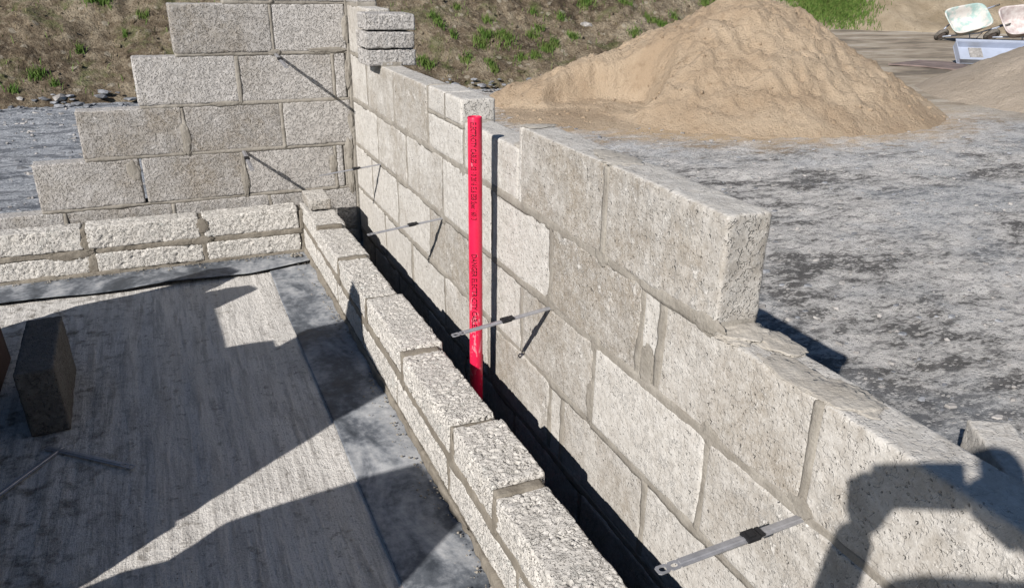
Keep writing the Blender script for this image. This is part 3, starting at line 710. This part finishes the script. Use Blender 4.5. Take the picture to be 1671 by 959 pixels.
for P_ in [[(-.96, .24), (-1.0, .307), (-1.01, .476), (-1.12, .507), (-1.183, .34), (-1.2, .24)], [(-1.2, .24), (-1.184, .345), (-1.287, .505), (-1.371, .529), (-1.404, .381), (-1.42, .24)],
           [(-1.42, .24), (-1.405, .388), (-1.82, .394), (-1.83, .24)], [(-1.83, .24), (-1.822, .396), (-1.932, .518), (-2.02, .52), (-2.07, .598), (-2.3, .598), (-2.3, .24)],
           [(-2.302, .24), (-2.302, .598), (-2.70, .598), (-2.705, .24)], [(-2.07, .60), (-2.05, .685), (-2.1, .76), (-2.27, .985), (-2.38, .97), (-2.42, .80), (-2.725, .77), (-2.70, .60)]]:
    prism('block', P_, -1.8, -1.7, M['grey'], sw)
bp = empty('shadow_caster_pile', (-1.75, -3.2, -.275), 'unseen block shape added left of the viewer, its outline cut to cast the near slab shadow', 'shadow caster')  # second added caster, shaped for the near shadow on the slab
prism('block', [(-2.80, -.272), (-2.79, .14), (-2.83, .214), (-2.9, .284), (-3.49, .284), (-3.50, -.272)], -1.8, -1.7, M['grey'], bp)
prism('block', [(-2.9, .286), (-2.90, .392), (-2.94, .448), (-3.08, .632), (-3.157, .725), (-3.464, .745), (-3.49, .6), (-3.49, .286)], -1.8, -1.7, M['grey'], bp)
bm = bmesh.new(); bm_box(bm, (0, 0, .2), (.03, .50, .40), None, .003)
o = bmesh_obj('board', bm, M['wood']); o.location = (-1.525, -1.25, -.273); o.rotation_euler = (0, -.06, .0)
tag(o, 'reddish brown board standing on edge at the far left edge of the slab', 'board')

# ------------------------------------------------------------------ earth bank, sand, mounds
def bank_foot(x): return np.where(x < 8.2, 5.35+.05*np.sin(x*1.7), 5.35+.05*np.sin(13.94)+(x-8.2)*2.0)
def bank_h(P):
    x, y = P[:, 0], P[:, 1]; Q = np.column_stack([P, np.zeros(len(P))])
    sl = np.where(x < 8.2, .55, .55-.25*np.clip((x-8.2)/1.0, 0, 1))
    d = (y-bank_foot(x))+.35*fbm(Q*.9, 3, 71)
    h = np.clip(d, -1, 14)*sl
    h = np.where(h > 2.2, 2.2+(h-2.2)*.25, h)
    rg = np.clip(d+.2, 0, 1)
    return -.30+h+rg*(.13*fbm(Q*2.2, 4, 73)+.06*(1-np.abs(fbm(Q*6.5, 3, 75)))+.035*fbm(Q*19, 2, 77))-.06*(d < 0)
def patch(xs, ys, hf, name, m, keep=None, **kw):
    V, F = grid_sheet(xs, ys, hf)
    if keep is not None:
        k = keep(V[F].mean(1)); F = F[k]; used = np.unique(F); mp = -np.ones(len(V), int); mp[used] = np.arange(len(used)); V = V[used]; F = mp[F]
    return obj(name, mesh(name, V, F), m, **kw)
bx = np.concatenate([np.arange(-14, -3, .12), np.arange(-3, 7.6, .04), np.arange(7.6, 26, .12)])
by = np.concatenate([np.arange(4.9, 8.6, .04), np.arange(8.6, 27, .14)])
patch(bx, by, bank_h, 'earth_bank', M['earth'], keep=lambda c: (c[:, 1] > bank_foot(c[:, 0])-.45) & (c[:, 1] < bank_foot(c[:, 0])+9), kind='structure')

def seg_h(P, A, B, ha, hb, slope):
    A = np.array(A); B = np.array(B); d = B-A; t = np.clip(((P-A) @ d)/(d @ d), 0, 1)
    dist = np.linalg.norm(P-(A+t[:, None]*d), axis=1)
    return ha+(hb-ha)*t-slope*(np.sqrt(dist**2+.04)-.2)
def sand_h(P):
    Q = np.column_stack([P, np.zeros(len(P))])
    W = P+.10*np.column_stack([fbm(Q*1.3, 3, 81), fbm(Q*1.3+9, 3, 82)])
    h = np.maximum.reduce([seg_h(W, (5.12, 3.6), (5.3, 3.52), 1.20, 1.20, .60), seg_h(W, (5.05, 3.6), (4.35, 3.95), 1.02, .60, .60), seg_h(W, (4.35, 3.95), (3.25, 4.05), .60, .44, .75),
                           seg_h(W, (3.25, 4.05), (2.75, 4.2), .44, .22, .8), seg_h(W, (5.2, 3.5), (6.45, 2.35), .90, .20, .5)])
    # scooped bench at the front left of the pile
    m_ = np.linalg.norm((W-np.array([3.25, 3.25]))*np.array([1.0, 1.15]), axis=1)+.10*fbm(Q*2.3, 3, 88)
    h = np.minimum(h, .12+np.clip(m_-.62, 0, 9)*1.7)
    apron = seg_h(W, (3.0, 3.3), (6.2, 2.2), .10, .07, .12)
    h = np.maximum(h, apron)
    up = np.clip(h*3, 0, 1)
    h = h+up*(.10*fbm(Q*2.6, 4, 83)+.055*(.6-2*np.abs(fbm(Q*5.5+3, 4, 85)))+.028*np.clip(fbm(Q*17, 3, 87), -.1, 1)+.016*fbm(Q*34, 2, 86))
    lump = np.clip(cellf(Q*9+np.array([.5, .5, 0]), 6), 0, 1); h = h+up*.05*np.clip(.42-lump, 0, 1)*(vnoise(Q*1.7, 90) > -.1)
    return -.335+h
patch(np.arange(1.4, 8.6, .026), np.arange(.9, 6.3, .026), sand_h, 'sand_pile', M['sand'], keep=lambda c: c[:, 2] > -.33)
tag(bpy.data.objects['sand_pile'], 'large heap of tan building sand in the yard beyond the wall', 'sand pile')
def grit_h(P):
    Q = np.column_stack([P, np.zeros(len(P))]); W = P+.08*np.column_stack([fbm(Q*1.5, 3, 91), fbm(Q*1.5+9, 3, 92)])
    h = np.maximum(seg_h(W, (10.45, 2.3), (10.8, 2.1), 1.10, 1.10, .47), 0)
    up = np.clip(h*3, 0, 1); return -.33+h+up*(.03*fbm(Q*4, 4, 93)+.012*fbm(Q*24, 2, 94))
patch(np.arange(7.0, 13.5, .04), np.arange(-.6, 5.4, .04), grit_h, 'grit_pile', M['grit'], keep=lambda c: c[:, 2] > -.325)
tag(bpy.data.objects['grit_pile'], 'smooth greyish-brown heap of grit at the right edge of the yard', 'grit pile')
def mound_h(P):
    Q = np.column_stack([P, np.zeros(len(P))])
    foot = 14.2-(P[:, 0]-18)*.62; d = (P[:, 1]-foot)+.5*fbm(Q*.5, 3, 95)
    h = np.clip(d, -.5, 9)*.42; up = np.clip(d+.3, 0, 1); return -.30+h+up*(.16*fbm(Q*1.2, 5, 96)+.08*fbm(Q*4.5, 3, 97))-.05*(d < 0)
M['mound'] = sand_material('tan_earth', (.27, .215, .145), (.40, .33, .24), (.11, .082, .05), .6)
patch(np.arange(15.5, 40, .14), np.arange(3, 30, .14), mound_h, 'earth_mound', M['mound'], keep=lambda c: (c[:, 1] > 14.2-(c[:, 0]-18)*.62-.8) & (c[:, 1] < 14.2-(c[:, 0]-18)*.62+10), kind='structure')

# ray / terrain helper used to find where things stand
def ray(px, py):
    return FV+(px-835.5-28.8)/1296.4*RV-(py-479.5-28.2)/1296.4*UV
def hit(px, py, hf, far=40, near=4):
    d = ray(px, py); d = d/np.linalg.norm(d); t = np.linspace(near, far, 3000); P = CAM+t[:, None]*d
    h = hf(P[:, :2]); k = np.argmax(P[:, 2] < h); return P[k] if (P[:, 2] < h).any() else None
# stones: heaps of slaty rock at the foot of the bank, a few on it
def rock(bm, p, s, flat=.45):
    r = bmesh.ops.create_icosphere(bm, subdivisions=1, radius=1); ph = random.random()*40; rz = random.random()*3.1
    co = np.array([v.co for v in r['verts']]); n = 1+.4*fbm(co*1.4+ph, 2, 5); 
    for v, k in zip(r['verts'], n):
        c = v.co*k; c.x *= random.uniform(.95, 1.05); c = Matrix.Rotation(rz, 3, 'Z') @ Vector((c.x*s, c.y*s*.65, c.z*s*flat)); v.co = c+Vector(p)
for (px, py, s, mm, lab) in [(100, 160, .10, 'rock', 'pale flat slab of rock at the foot of the bank on the left'), (33, 161, .055, 'rock', 'small pale stone at the foot of the bank near the left edge'), (955, 41, .11, 'rock', 'flat pale stone lying on the earth bank left of the sand heap')]:
    p = hit(px, py, lambda Q: np.maximum(bank_h(Q), -.29)); bm = bmesh.new(); rock(bm, (0, 0, 0), s, .4)
    o = bmesh_obj('stone', bm, M[mm]); o.location = p; tag(o, lab, 'stone')
bm = bmesh.new()
for i in range(300):
    x = random.uniform(-3.8, 4.0); y = float(bank_foot(np.array([x]))[0])-random.uniform(-.22, .30); rock(bm, (x, y, -.285+max(0, (y-5.3))*.45), random.choice([.02, .03, .035, .05, .07]), random.uniform(.18, .4))
o = bmesh_obj('rubble', bm, M['slate'], None, False, kind='stuff', label='slaty rubble strewn along the foot of the earth bank', category='rubble')
bm = bmesh.new()
for i in range(700):
    x = random.uniform(-3, 8); y = float(bank_foot(np.array([x]))[0])+random.uniform(-.1, 3.2); z = float(bank_h(np.array([[x, y]]))[0]); rock(bm, (x, y, z+.0), random.choice([.015, .02, .03, .045]), .6)
bmesh_obj('clods', bm, M['earth'], None, False, kind='stuff', label='clods and small stones scattered over the earth bank', category='clods')
bm = bmesh.new()
for i in range(420):
    x = random.uniform(.15, 7); y = random.uniform(-4, 4.5); z = -.296; crumb(bm, (x, y, z), random.choice([.005, .007, .01, .015]))
for i in range(500):
    x = random.uniform(.13, .9); y = random.uniform(-4, 2); crumb(bm, (x, y, -.297), random.choice([.004, .006, .009]))
for i in range(320):
    x = random.uniform(-3.5, -.6); y = random.uniform(.2, 5.2); crumb(bm, (x, y, -.297), random.choice([.006, .01, .016]))
bmesh_obj('gravel', bm, M['rock'], None, False, kind='stuff', label='loose chippings scattered over the dusty yard', category='gravel')
bm = bmesh.new()
for i in range(420):
    x = random.uniform(2.2, 7.2); y = random.uniform(1.4, 4.6); z = float(sand_h(np.array([[x, y]]))[0])
    if z > -.29: rock(bm, (x, y, z), random.choice([.01, .015, .02, .03]), .7)
bmesh_obj('sand_lumps', bm, M['sand'], None, True, kind='stuff', label='small lumps of sand fallen down the face of the heap', category='sand lumps')

bm = bmesh.new()
def flake(bm, p, s):
    n = random.choice([5, 6, 7]); a0 = random.random()*6; tl = random.gauss(0, .12); rr = [s*random.uniform(.6, 1.2) for _ in range(n)]; h = s*random.uniform(.18, .4)
    top = [bm.verts.new((p[0]+rr[i]*math.cos(a0+6.283*i/n), p[1]+rr[i]*.7*math.sin(a0+6.283*i/n), p[2]+h+tl*rr[i]*math.cos(a0+6.283*i/n))) for i in range(n)]
    bot = [bm.verts.new((v.co.x*1.0+(v.co.x-p[0])*.25, v.co.y+(v.co.y-p[1])*.25, p[2]-.006)) for v in top]
    bm.faces.new(top)
    for i in range(n): bm.faces.new((bot[i], bot[(i+1) % n], top[(i+1) % n], top[i]))
bd = bmesh.new()
for i in range(2600):
    x = .12+6.5*random.random()**1.4; y = random.uniform(-4, 3.6); P = np.array([[x, y]]); z = float(ground_z(P)[0]); flake(bm if random.random() < .62 else bd, (x, y, z), random.choice([.005, .007, .010, .014, .02]))
for i in range(500):
    x = random.uniform(-3.5, -.5); y = random.uniform(.3, 5.2); z = float(ground_z(np.array([[x, y]]))[0]); flake(bm if random.random() < .5 else bd, (x, y, z), random.choice([.01, .014, .02, .03]))
bmesh_obj('stone_flakes', bm, M['rock'], None, False, kind='stuff', label='pale flat stone flakes trodden into the yard', category='stone flakes')
bmesh_obj('dark_stone_flakes', bd, M['slate'], None, False, kind='stuff', label='dark slaty flakes trodden into the yard', category='stone flakes')

# grass
def blades(pts, m, name, hmin, hmax, wd=.005, **kw):
    V = []; F = []
    for (x, y, z) in pts:
        a = random.random()*6.28; h = random.uniform(hmin, hmax); ln = random.uniform(.2, .9)*h; b_ = random.random()*6.28
        ca, sa = math.cos(a)*wd, math.sin(a)*wd; lx, ly = math.cos(b_)*ln, math.sin(b_)*ln; n = len(V)
        V += [(x-ca, y-sa, z-.01), (x+ca, y+sa, z-.01), (x+lx*.35+ca*.8, y+ly*.35+sa*.8, z+h*.6), (x+lx*.35-ca*.8, y+ly*.35-sa*.8, z+h*.6), (x+lx, y+ly, z+h*.95)]
        F += [(n, n+1, n+2, n+3), (n+3, n+2, n+4)]
    return obj(name, mesh(name, V, F, False), m, **kw)
G = []; D = []
tufts = [(165, 5, .30), (150, 2, .2), (60, 125, .22), (40, 90, .15), (130, 85, .12), (235, 30, .15), (120, 30, .12), (560, 8, .1), (710, 33, .12), (718, 42, .1), (790, 40, .16), (793, 60, .16), (785, 75, .14), (795, 35, .1), (825, 60, .20), (832, 72, .16), (868, 62, .12),
         (872, 92, .10), (890, 80, .14), (690, 102, .14), (700, 110, .10), (683, 85, .08), (805, 115, .09), (798, 105, .08), (980, 12, .20), (965, 18, .14), (955, 5, .2), (905, 75, .10), (1000, 30, .14), (1062, 36, .15), (1080, 42, .16), (1100, 30, .1), (1020, 5, .12), (935, 62, .12), (1150, 8, .14), (1168, 2, .16), (1140, 12, .08), (870, 20, .08), (745, 15, .08), (850, 100, .09), (740, 60, .07), (640, 60, .1), (760, 100, .1), (880, 50, .1), (915, 30, .1), (1035, 60, .12), (205, 60, .08), (20, 150, .1), (180, 110, .09), (90, 140, .09)]
for px, py, r in tufts:
    p = hit(px, py, bank_h)
    if p is None: continue
    r = r*(.45 if px < 300 else .75); n = int(11000*r*r+25)*(0 if random.random() < .25 else 1)
    for i in range(n):
        x = p[0]+random.gauss(0, r*.5); y = p[1]+random.gauss(0, r*.42); G.append((x, y))
for i in range(2600):
    x = random.uniform(-3.5, 9); y = float(bank_foot(np.array([x]))[0])+random.uniform(.1, 3.6); (D if random.random() < .6 else G).append((x, y))
G = np.array(G); D = np.array(D); Gz = bank_h(G); Dz = bank_h(D)
blades(np.column_stack([G, Gz]).tolist(), M['grass'], 'grass', .03, .10, .0045, kind='stuff', label='tufts of green grass growing on the earth bank', category='grass')
blades(np.column_stack([D, Dz]).tolist(), M['grass_dry'], 'dry_grass', .02, .06, .004, kind='stuff', label='dry straw-coloured stalks scattered over the earth bank', category='dry grass')
L_ = []
for i in range(9000):
    px = random.uniform(1318, 1385); py = random.uniform(-14, 16); d = ray(px, py)
    L_.append((px, py))
LL = []
for k in range(0, 9000, 150):
    p = hit(L_[k][0], L_[k][1], lambda Q: np.maximum(bank_h(Q), np.maximum(mound_h(Q), -.3)), 60, 10)
    if p is not None:
        for j in range(150): LL.append((p[0]+random.gauss(0, .35), p[1]+random.gauss(0, .5)))
LL = np.array(LL); hz = np.maximum(np.maximum(bank_h(LL), mound_h(LL)), -.3)
blades(np.column_stack([LL, hz]).tolist(), M['grass'], 'lush_grass', .07, .18, .012, kind='stuff', label='lush green grass strip beyond the right side of the sand heap', category='grass')

# ------------------------------------------------------------------ wheelbarrows
def barrow(name, loc, rot, m, label, handles):
    t = empty(name, loc, label, 'wheelbarrow'); t.rotation_euler = rot
    # tub: rounded rectangle rings, open side +y' ; built opening upward (z) then whole thing is tipped by rot
    bm = bmesh.new(); n = 40
    def ring(L_, W_, z, rr, sh=0):
        out = []
        for k in range(n):
            a = 2*math.pi*k/n; c_, s_ = math.cos(a), math.sin(a); e = .42
            x = L_/2*math.copysign(abs(c_)**e, c_)+sh; y = W_/2*math.copysign(abs(s_)**e, s_)*(1-.10*(x/L_)); out.append(bm.verts.new((x, y, z)))
        return out
    R_ = [ring(.94, .70, .300, .1, 0), ring(.99, .75, .302, .1), ring(1.0, .76, .290, .1), ring(.98, .74, .285, .1), ring(.62, .50, .0, .1, .03), ring(.56, .44, -.01, .1, .03)]
    inner = [ring(.93, .69, .295, .1), ring(.80, .60, .18, .1, .01), ring(.62, .49, .03, .1, .03), ring(.55, .42, .008, .1, .03)]
    for A, B in zip(R_[:-1], R_[1:]):
        for k in range(n): bm.faces.new((A[k], A[(k+1) % n], B[(k+1) % n], B[k]))
    bm.faces.new(R_[-1])
    for k in range(n): bm.faces.new((inner[0][k], inner[0][(k+1) % n], R_[0][(k+1) % n], R_[0][k]))
    for A, B in zip(inner[1:], inner[:-1]):
        for k in range(n): bm.faces.new((A[k], A[(k+1) % n], B[(k+1) % n], B[k]))
    bm.faces.new(inner[-1][::-1]); bmesh.ops.recalc_face_normals(bm, faces=bm.faces)
    bmesh_obj('tub', bm, m, t, True)
    w_ = obj('wheel', None, None, t); bpy.data.objects.remove(w_)
    bm = bmesh.new(); seg = 24
    for k in range(seg):
        pass
    def torus(bm, R1, r1, c, ns=24, nr=10):
        rg = []
        for i in range(ns):
            a = 2*math.pi*i/ns; rg.append([bm.verts.new((c[0]+(R1+r1*math.cos(2*math.pi*j/nr))*math.cos(a), c[1]+r1*1.1*math.sin(2*math.pi*j/nr), c[2]+(R1+r1*math.cos(2*math.pi*j/nr))*math.sin(a))) for j in range(nr)])
        for i in range(ns):
            for j in range(nr): bm.faces.new((rg[i][j], rg[(i+1) % ns][j], rg[(i+1) % ns][(j+1) % nr], rg[i][(j+1) % nr]))
    torus(bm, .13, .045, (-.50, 0, -.14)); tyre = bmesh_obj('wheel', bm, M['rubber'], t, True)
    bm = bmesh.new(); r = bmesh.ops.create_cone(bm, cap_ends=True, segments=20, radius1=.10, radius2=.10, depth=.05); bmesh.ops.rotate(bm, cent=(0, 0, 0), matrix=Matrix.Rotation(math.pi/2, 3, 'X'), verts=r['verts']); bmesh.ops.translate(bm, vec=(-.50, 0, -.14), verts=r['verts'])
    bmesh_obj('rim', bm, M['tub_grey'], tyre)
    bm = bmesh.new()
    for s_ in (-1, 1): tube(bm, [(-.50, s_*.06, -.14), (-.30, s_*.16, -.05), (.25, s_*.26, -.03), (.60, s_*.29, .06), (.86, s_*.30, .10)], .017, 8)
    bmesh_obj('frame', bm, M['galv'], t, True)
    for s_ in (-1, 1):
        bm = bmesh.new(); tube(bm, [(.84, s_*.30, .098), (.96, s_*.30, .112)], .021, 8); bmesh_obj('handle_grip', bm, M['rubber'], t, True)
        bm = bmesh.new(); tube(bm, [(.05, s_*.235, -.03), (.16, s_*.25, -.26), (.30, s_*.255, -.26), (.36, s_*.265, -.02)], .014, 8); bmesh_obj('leg', bm, M['galv'], t, True)
    return t
def gpt(px, py, z=-.3):
    d = ray(px, py); t_ = (z-CAM[2])/d[2]; return CAM+d*t_
def orient(cx, ax, up):
    """matrix whose local x,z axes are ax, up"""
    ax = Vector(ax).normalized(); up = Vector(up); up = (up-ax*up.dot(ax)).normalized(); yv = up.cross(ax)
    return Matrix(((ax.x, yv.x, up.x, cx[0]), (ax.y, yv.y, up.y, cx[1]), (ax.z, yv.z, up.z, cx[2]), (0, 0, 0, 1)))
def at_depth(px, py, dist):
    d = ray(px, py); return CAM+d*dist
b1 = barrow('wheelbarrow', (0, 0, 0), (0, 0, 0), M['tub'], 'green cement-stained wheelbarrow tipped up so its empty tub faces the yard, nearer the sand heap', True)
DB = 19.5
Rv, Uv, Fv = Vector(RV), Vector(UV), Vector(FV)
c = at_depth(1573, 43, DB); b1.matrix_world = orient(c, Rv*.97+Uv*.22, -Fv*.9+Uv*.35-Rv*.1) @ Matrix.Scale(1.02, 4)
b2 = barrow('wheelbarrow', (0, 0, 0), (0, 0, 0), M['tub_grey'], 'grey cement-caked wheelbarrow tipped up at the right edge of the yard', True)
c = at_depth(1660, 46, DB-.2); b2.matrix_world = orient(c, Rv*.98+Uv*.12, -Fv*.9+Uv*.35) @ Matrix.Scale(1.1, 4)

# trestle tray / galvanised lintel and rusty plate lying in the yard
t = empty('steel_trough', (0, 0, 0), 'pale blue-grey steel channel with raised sides lying in the yard behind the grit heap', 'steel channel')
A = Vector(gpt(1560, 106)); ax = Vector((RV[0], RV[1], 0)).normalized(); fh = Vector((FV[0], FV[1], 0)).normalized(); tl = math.radians(38)
ax = (Matrix.Rotation(math.radians(-6), 3, 'Z') @ ax); yv = (fh*math.cos(tl)+Vector((0, 0, 1))*math.sin(tl)).normalized(); yv = (yv-ax*yv.dot(ax)).normalized(); zv = ax.cross(yv)
M4 = Matrix(((ax.x, yv.x, zv.x, A.x), (ax.y, yv.y, zv.y, A.y), (ax.z, yv.z, zv.z, -.29), (0, 0, 0, 1))); t.matrix_world = M4
Ln = 2.6; Wd = .42; Hh = .13
for nm, c_, s_ in [('base', (Ln/2, Wd/2, .02), (Ln, Wd, .012)), ('side', (Ln/2, .01, Hh/2+.02), (Ln, .012, Hh)), ('side', (Ln/2, Wd-.01, Hh/2+.02), (Ln, .012, Hh)), ('end_plate', (.01, Wd/2, Hh/2+.026), (.012, Wd-.03, Hh)), ('flange', (Ln/2, -.015, Hh+.026), (Ln, .05, .01)), ('flange', (Ln/2, Wd+.015, Hh+.026), (Ln, .05, .01)), ('board_scrap', (.36, Wd/2, .035), (.22, Wd*.8, .018))]:
    bm = bmesh.new(); bm_box(bm, c_, s_, None, .002); bmesh_obj(nm, bm, M['galv'] if nm != 'board_scrap' else M['rock'], t)
P_ = [gpt(1450, 104, -.26), gpt(1500, 98, -.29), gpt(1552, 101, -.29), gpt(1590, 109, -.26), gpt(1560, 113, -.27), gpt(1500, 107, -.28)]
bm = bmesh.new(); vs_ = [bm.verts.new(p) for p in P_]; f = bm.faces.new(vs_)
ex = bmesh.ops.extrude_face_region(bm, geom=[f]); bmesh.ops.translate(bm, vec=(0, 0, -.02), verts=[v for v in ex['geom'] if isinstance(v, bmesh.types.BMVert)])
bmesh.ops.recalc_face_normals(bm, faces=bm.faces)
o = bmesh_obj('steel_sheet', bm, M['rust']); tag(o, 'flat rusty brown sheet lying on the sandy yard in front of the steel channel', 'metal sheet')

# ------------------------------------------------------------------ the photographer (only the shadow falls into the picture)
ph = empty('person', (-1.12, -4.48, -.273), 'person in dark clothes holding up a phone with both hands behind the viewpoint', 'person')
def skin(name, nodes, edges, radii, m, parent, lev=1):
    me = bpy.data.meshes.new(name); me.from_pydata([tuple(Vector(n)-parent.location) for n in nodes], edges, []); o = obj(name, me, m, parent)
    sk = o.modifiers.new('skin', 'SKIN'); o.data.skin_vertices  # layer exists after adding the modifier
    for v, r in zip(o.data.skin_vertices[0].data, radii): v.radius = (r, r) if not isinstance(r, tuple) else r
    o.data.skin_vertices[0].data[0].use_root = True
    sb = o.modifiers.new('sub', 'SUBSURF'); sb.levels = lev; sb.render_levels = lev; sk.use_smooth_shade = True
    return o
pb = Vector(CAM)-Fv*.02-Rv*.008                      # phone centre
hl = pb-Rv*.075-Uv*.012; hr = pb+Rv*.085-Uv*.015
bm = bmesh.new(); bm_box(bm, (0, 0, 0), (.132, .066, .009), None, .003); o = bmesh_obj('phone', bm, M['phone'])
o.matrix_world = Matrix(((Rv.x, Uv.x, Fv.x, pb.x), (Rv.y, Uv.y, Fv.y, pb.y), (Rv.z, Uv.z, Fv.z, pb.z), (0, 0, 0, 1)))
tag(o, 'black phone held up sideways by the photographer', 'phone')
B0 = Vector((-1.12, -4.50, 0)); sd = Vector((.90, -.42, 0)); fw = Vector((.42, .90, 0))
def bp_(r, f, z): return B0+sd*r+fw*f+Vector((0, 0, z))
wl = hl+Vector((-.008, -.005, -.05)); wr = hr+Vector((.03, -.05, -.03)); el = hl+Vector((-.0, .035, -.34)); er = hr+Vector((.06, -.30, -.10))
nodes = [bp_(0, 0, .68), bp_(0, .02, .85), bp_(0, .02, 1.02), bp_(0, 0, 1.14), bp_(0, .02, 1.22), bp_(-.18, 0, 1.12), bp_(.18, 0, 1.12), el, wl, er, wr,
         bp_(-.09, 0, .60), bp_(-.10, .03, .18), bp_(-.11, -.02, -.20), bp_(-.11, .12, -.235), bp_(.09, 0, .60), bp_(.10, .03, .18), bp_(.11, -.02, -.20), bp_(.11, .12, -.235)]
edges = [(0, 1), (1, 2), (2, 3), (3, 4), (3, 5), (3, 6), (5, 7), (7, 8), (6, 9), (9, 10), (0, 11), (11, 12), (12, 13), (13, 14), (0, 15), (15, 16), (16, 17), (17, 18)]
skin('body', nodes, edges, [.15, .14, .15, .12, .055, .065, .065, .040, .031, .045, .036, .09, .062, .045, .04, .09, .062, .045, .04], M['cloth'], ph)
hd = bp_(0, .05, 1.345)
skin('head', [hd-Vector((0, 0, .13)), hd-Vector((0, 0, .05)), hd+Vector((0, 0, .03)), hd+Vector((0, 0, .08)), hd+fw*.105], [(0, 1), (1, 2), (2, 3), (1, 4)], [.05, .075, .085, .06, .014], M['skin'], ph, 2)
skin('hair', [hd-fw*.04, hd-fw*.03+Vector((0, 0, .06)), hd+fw*.03+Vector((0, 0, .10))], [(0, 1), (1, 2)], [.075, .085, .055], M['hair'], ph)
for h_, w0, s_ in ((hl, wl, -1), (hr, wr, 1)):
    nodes = [w0, h_-Uv*.02-Fv*.015]; edges = [(0, 1)]; rad = [.031, .036]
    for k in range(4):
        b0 = h_+Uv*(.018-.018*k)-Fv*.022+Rv*s_*.018; a = len(nodes)
        nodes += [b0, b0+Rv*s_*.010+Fv*.02, b0-Rv*s_*.012+Fv*.030]; edges += [(1, a), (a, a+1), (a+1, a+2)]; rad += [.010, .009, .008]
    a = len(nodes); nodes += [h_+Uv*.012-Fv*.02, h_+Uv*(.038 if s_ < 0 else .03)-Fv*.018+Rv*(-s_*.012)]; edges += [(1, a), (a, a+1)]; rad += [.036, .024]
    a = len(nodes); nodes += [h_-Uv*.03-Fv*.03, h_-Uv*.005-Fv*.03-Rv*s_*.03]; edges += [(1, a), (a, a+1)]; rad += [.011, .009]
    skin('hand', nodes, edges, rad, M['skin'], ph)
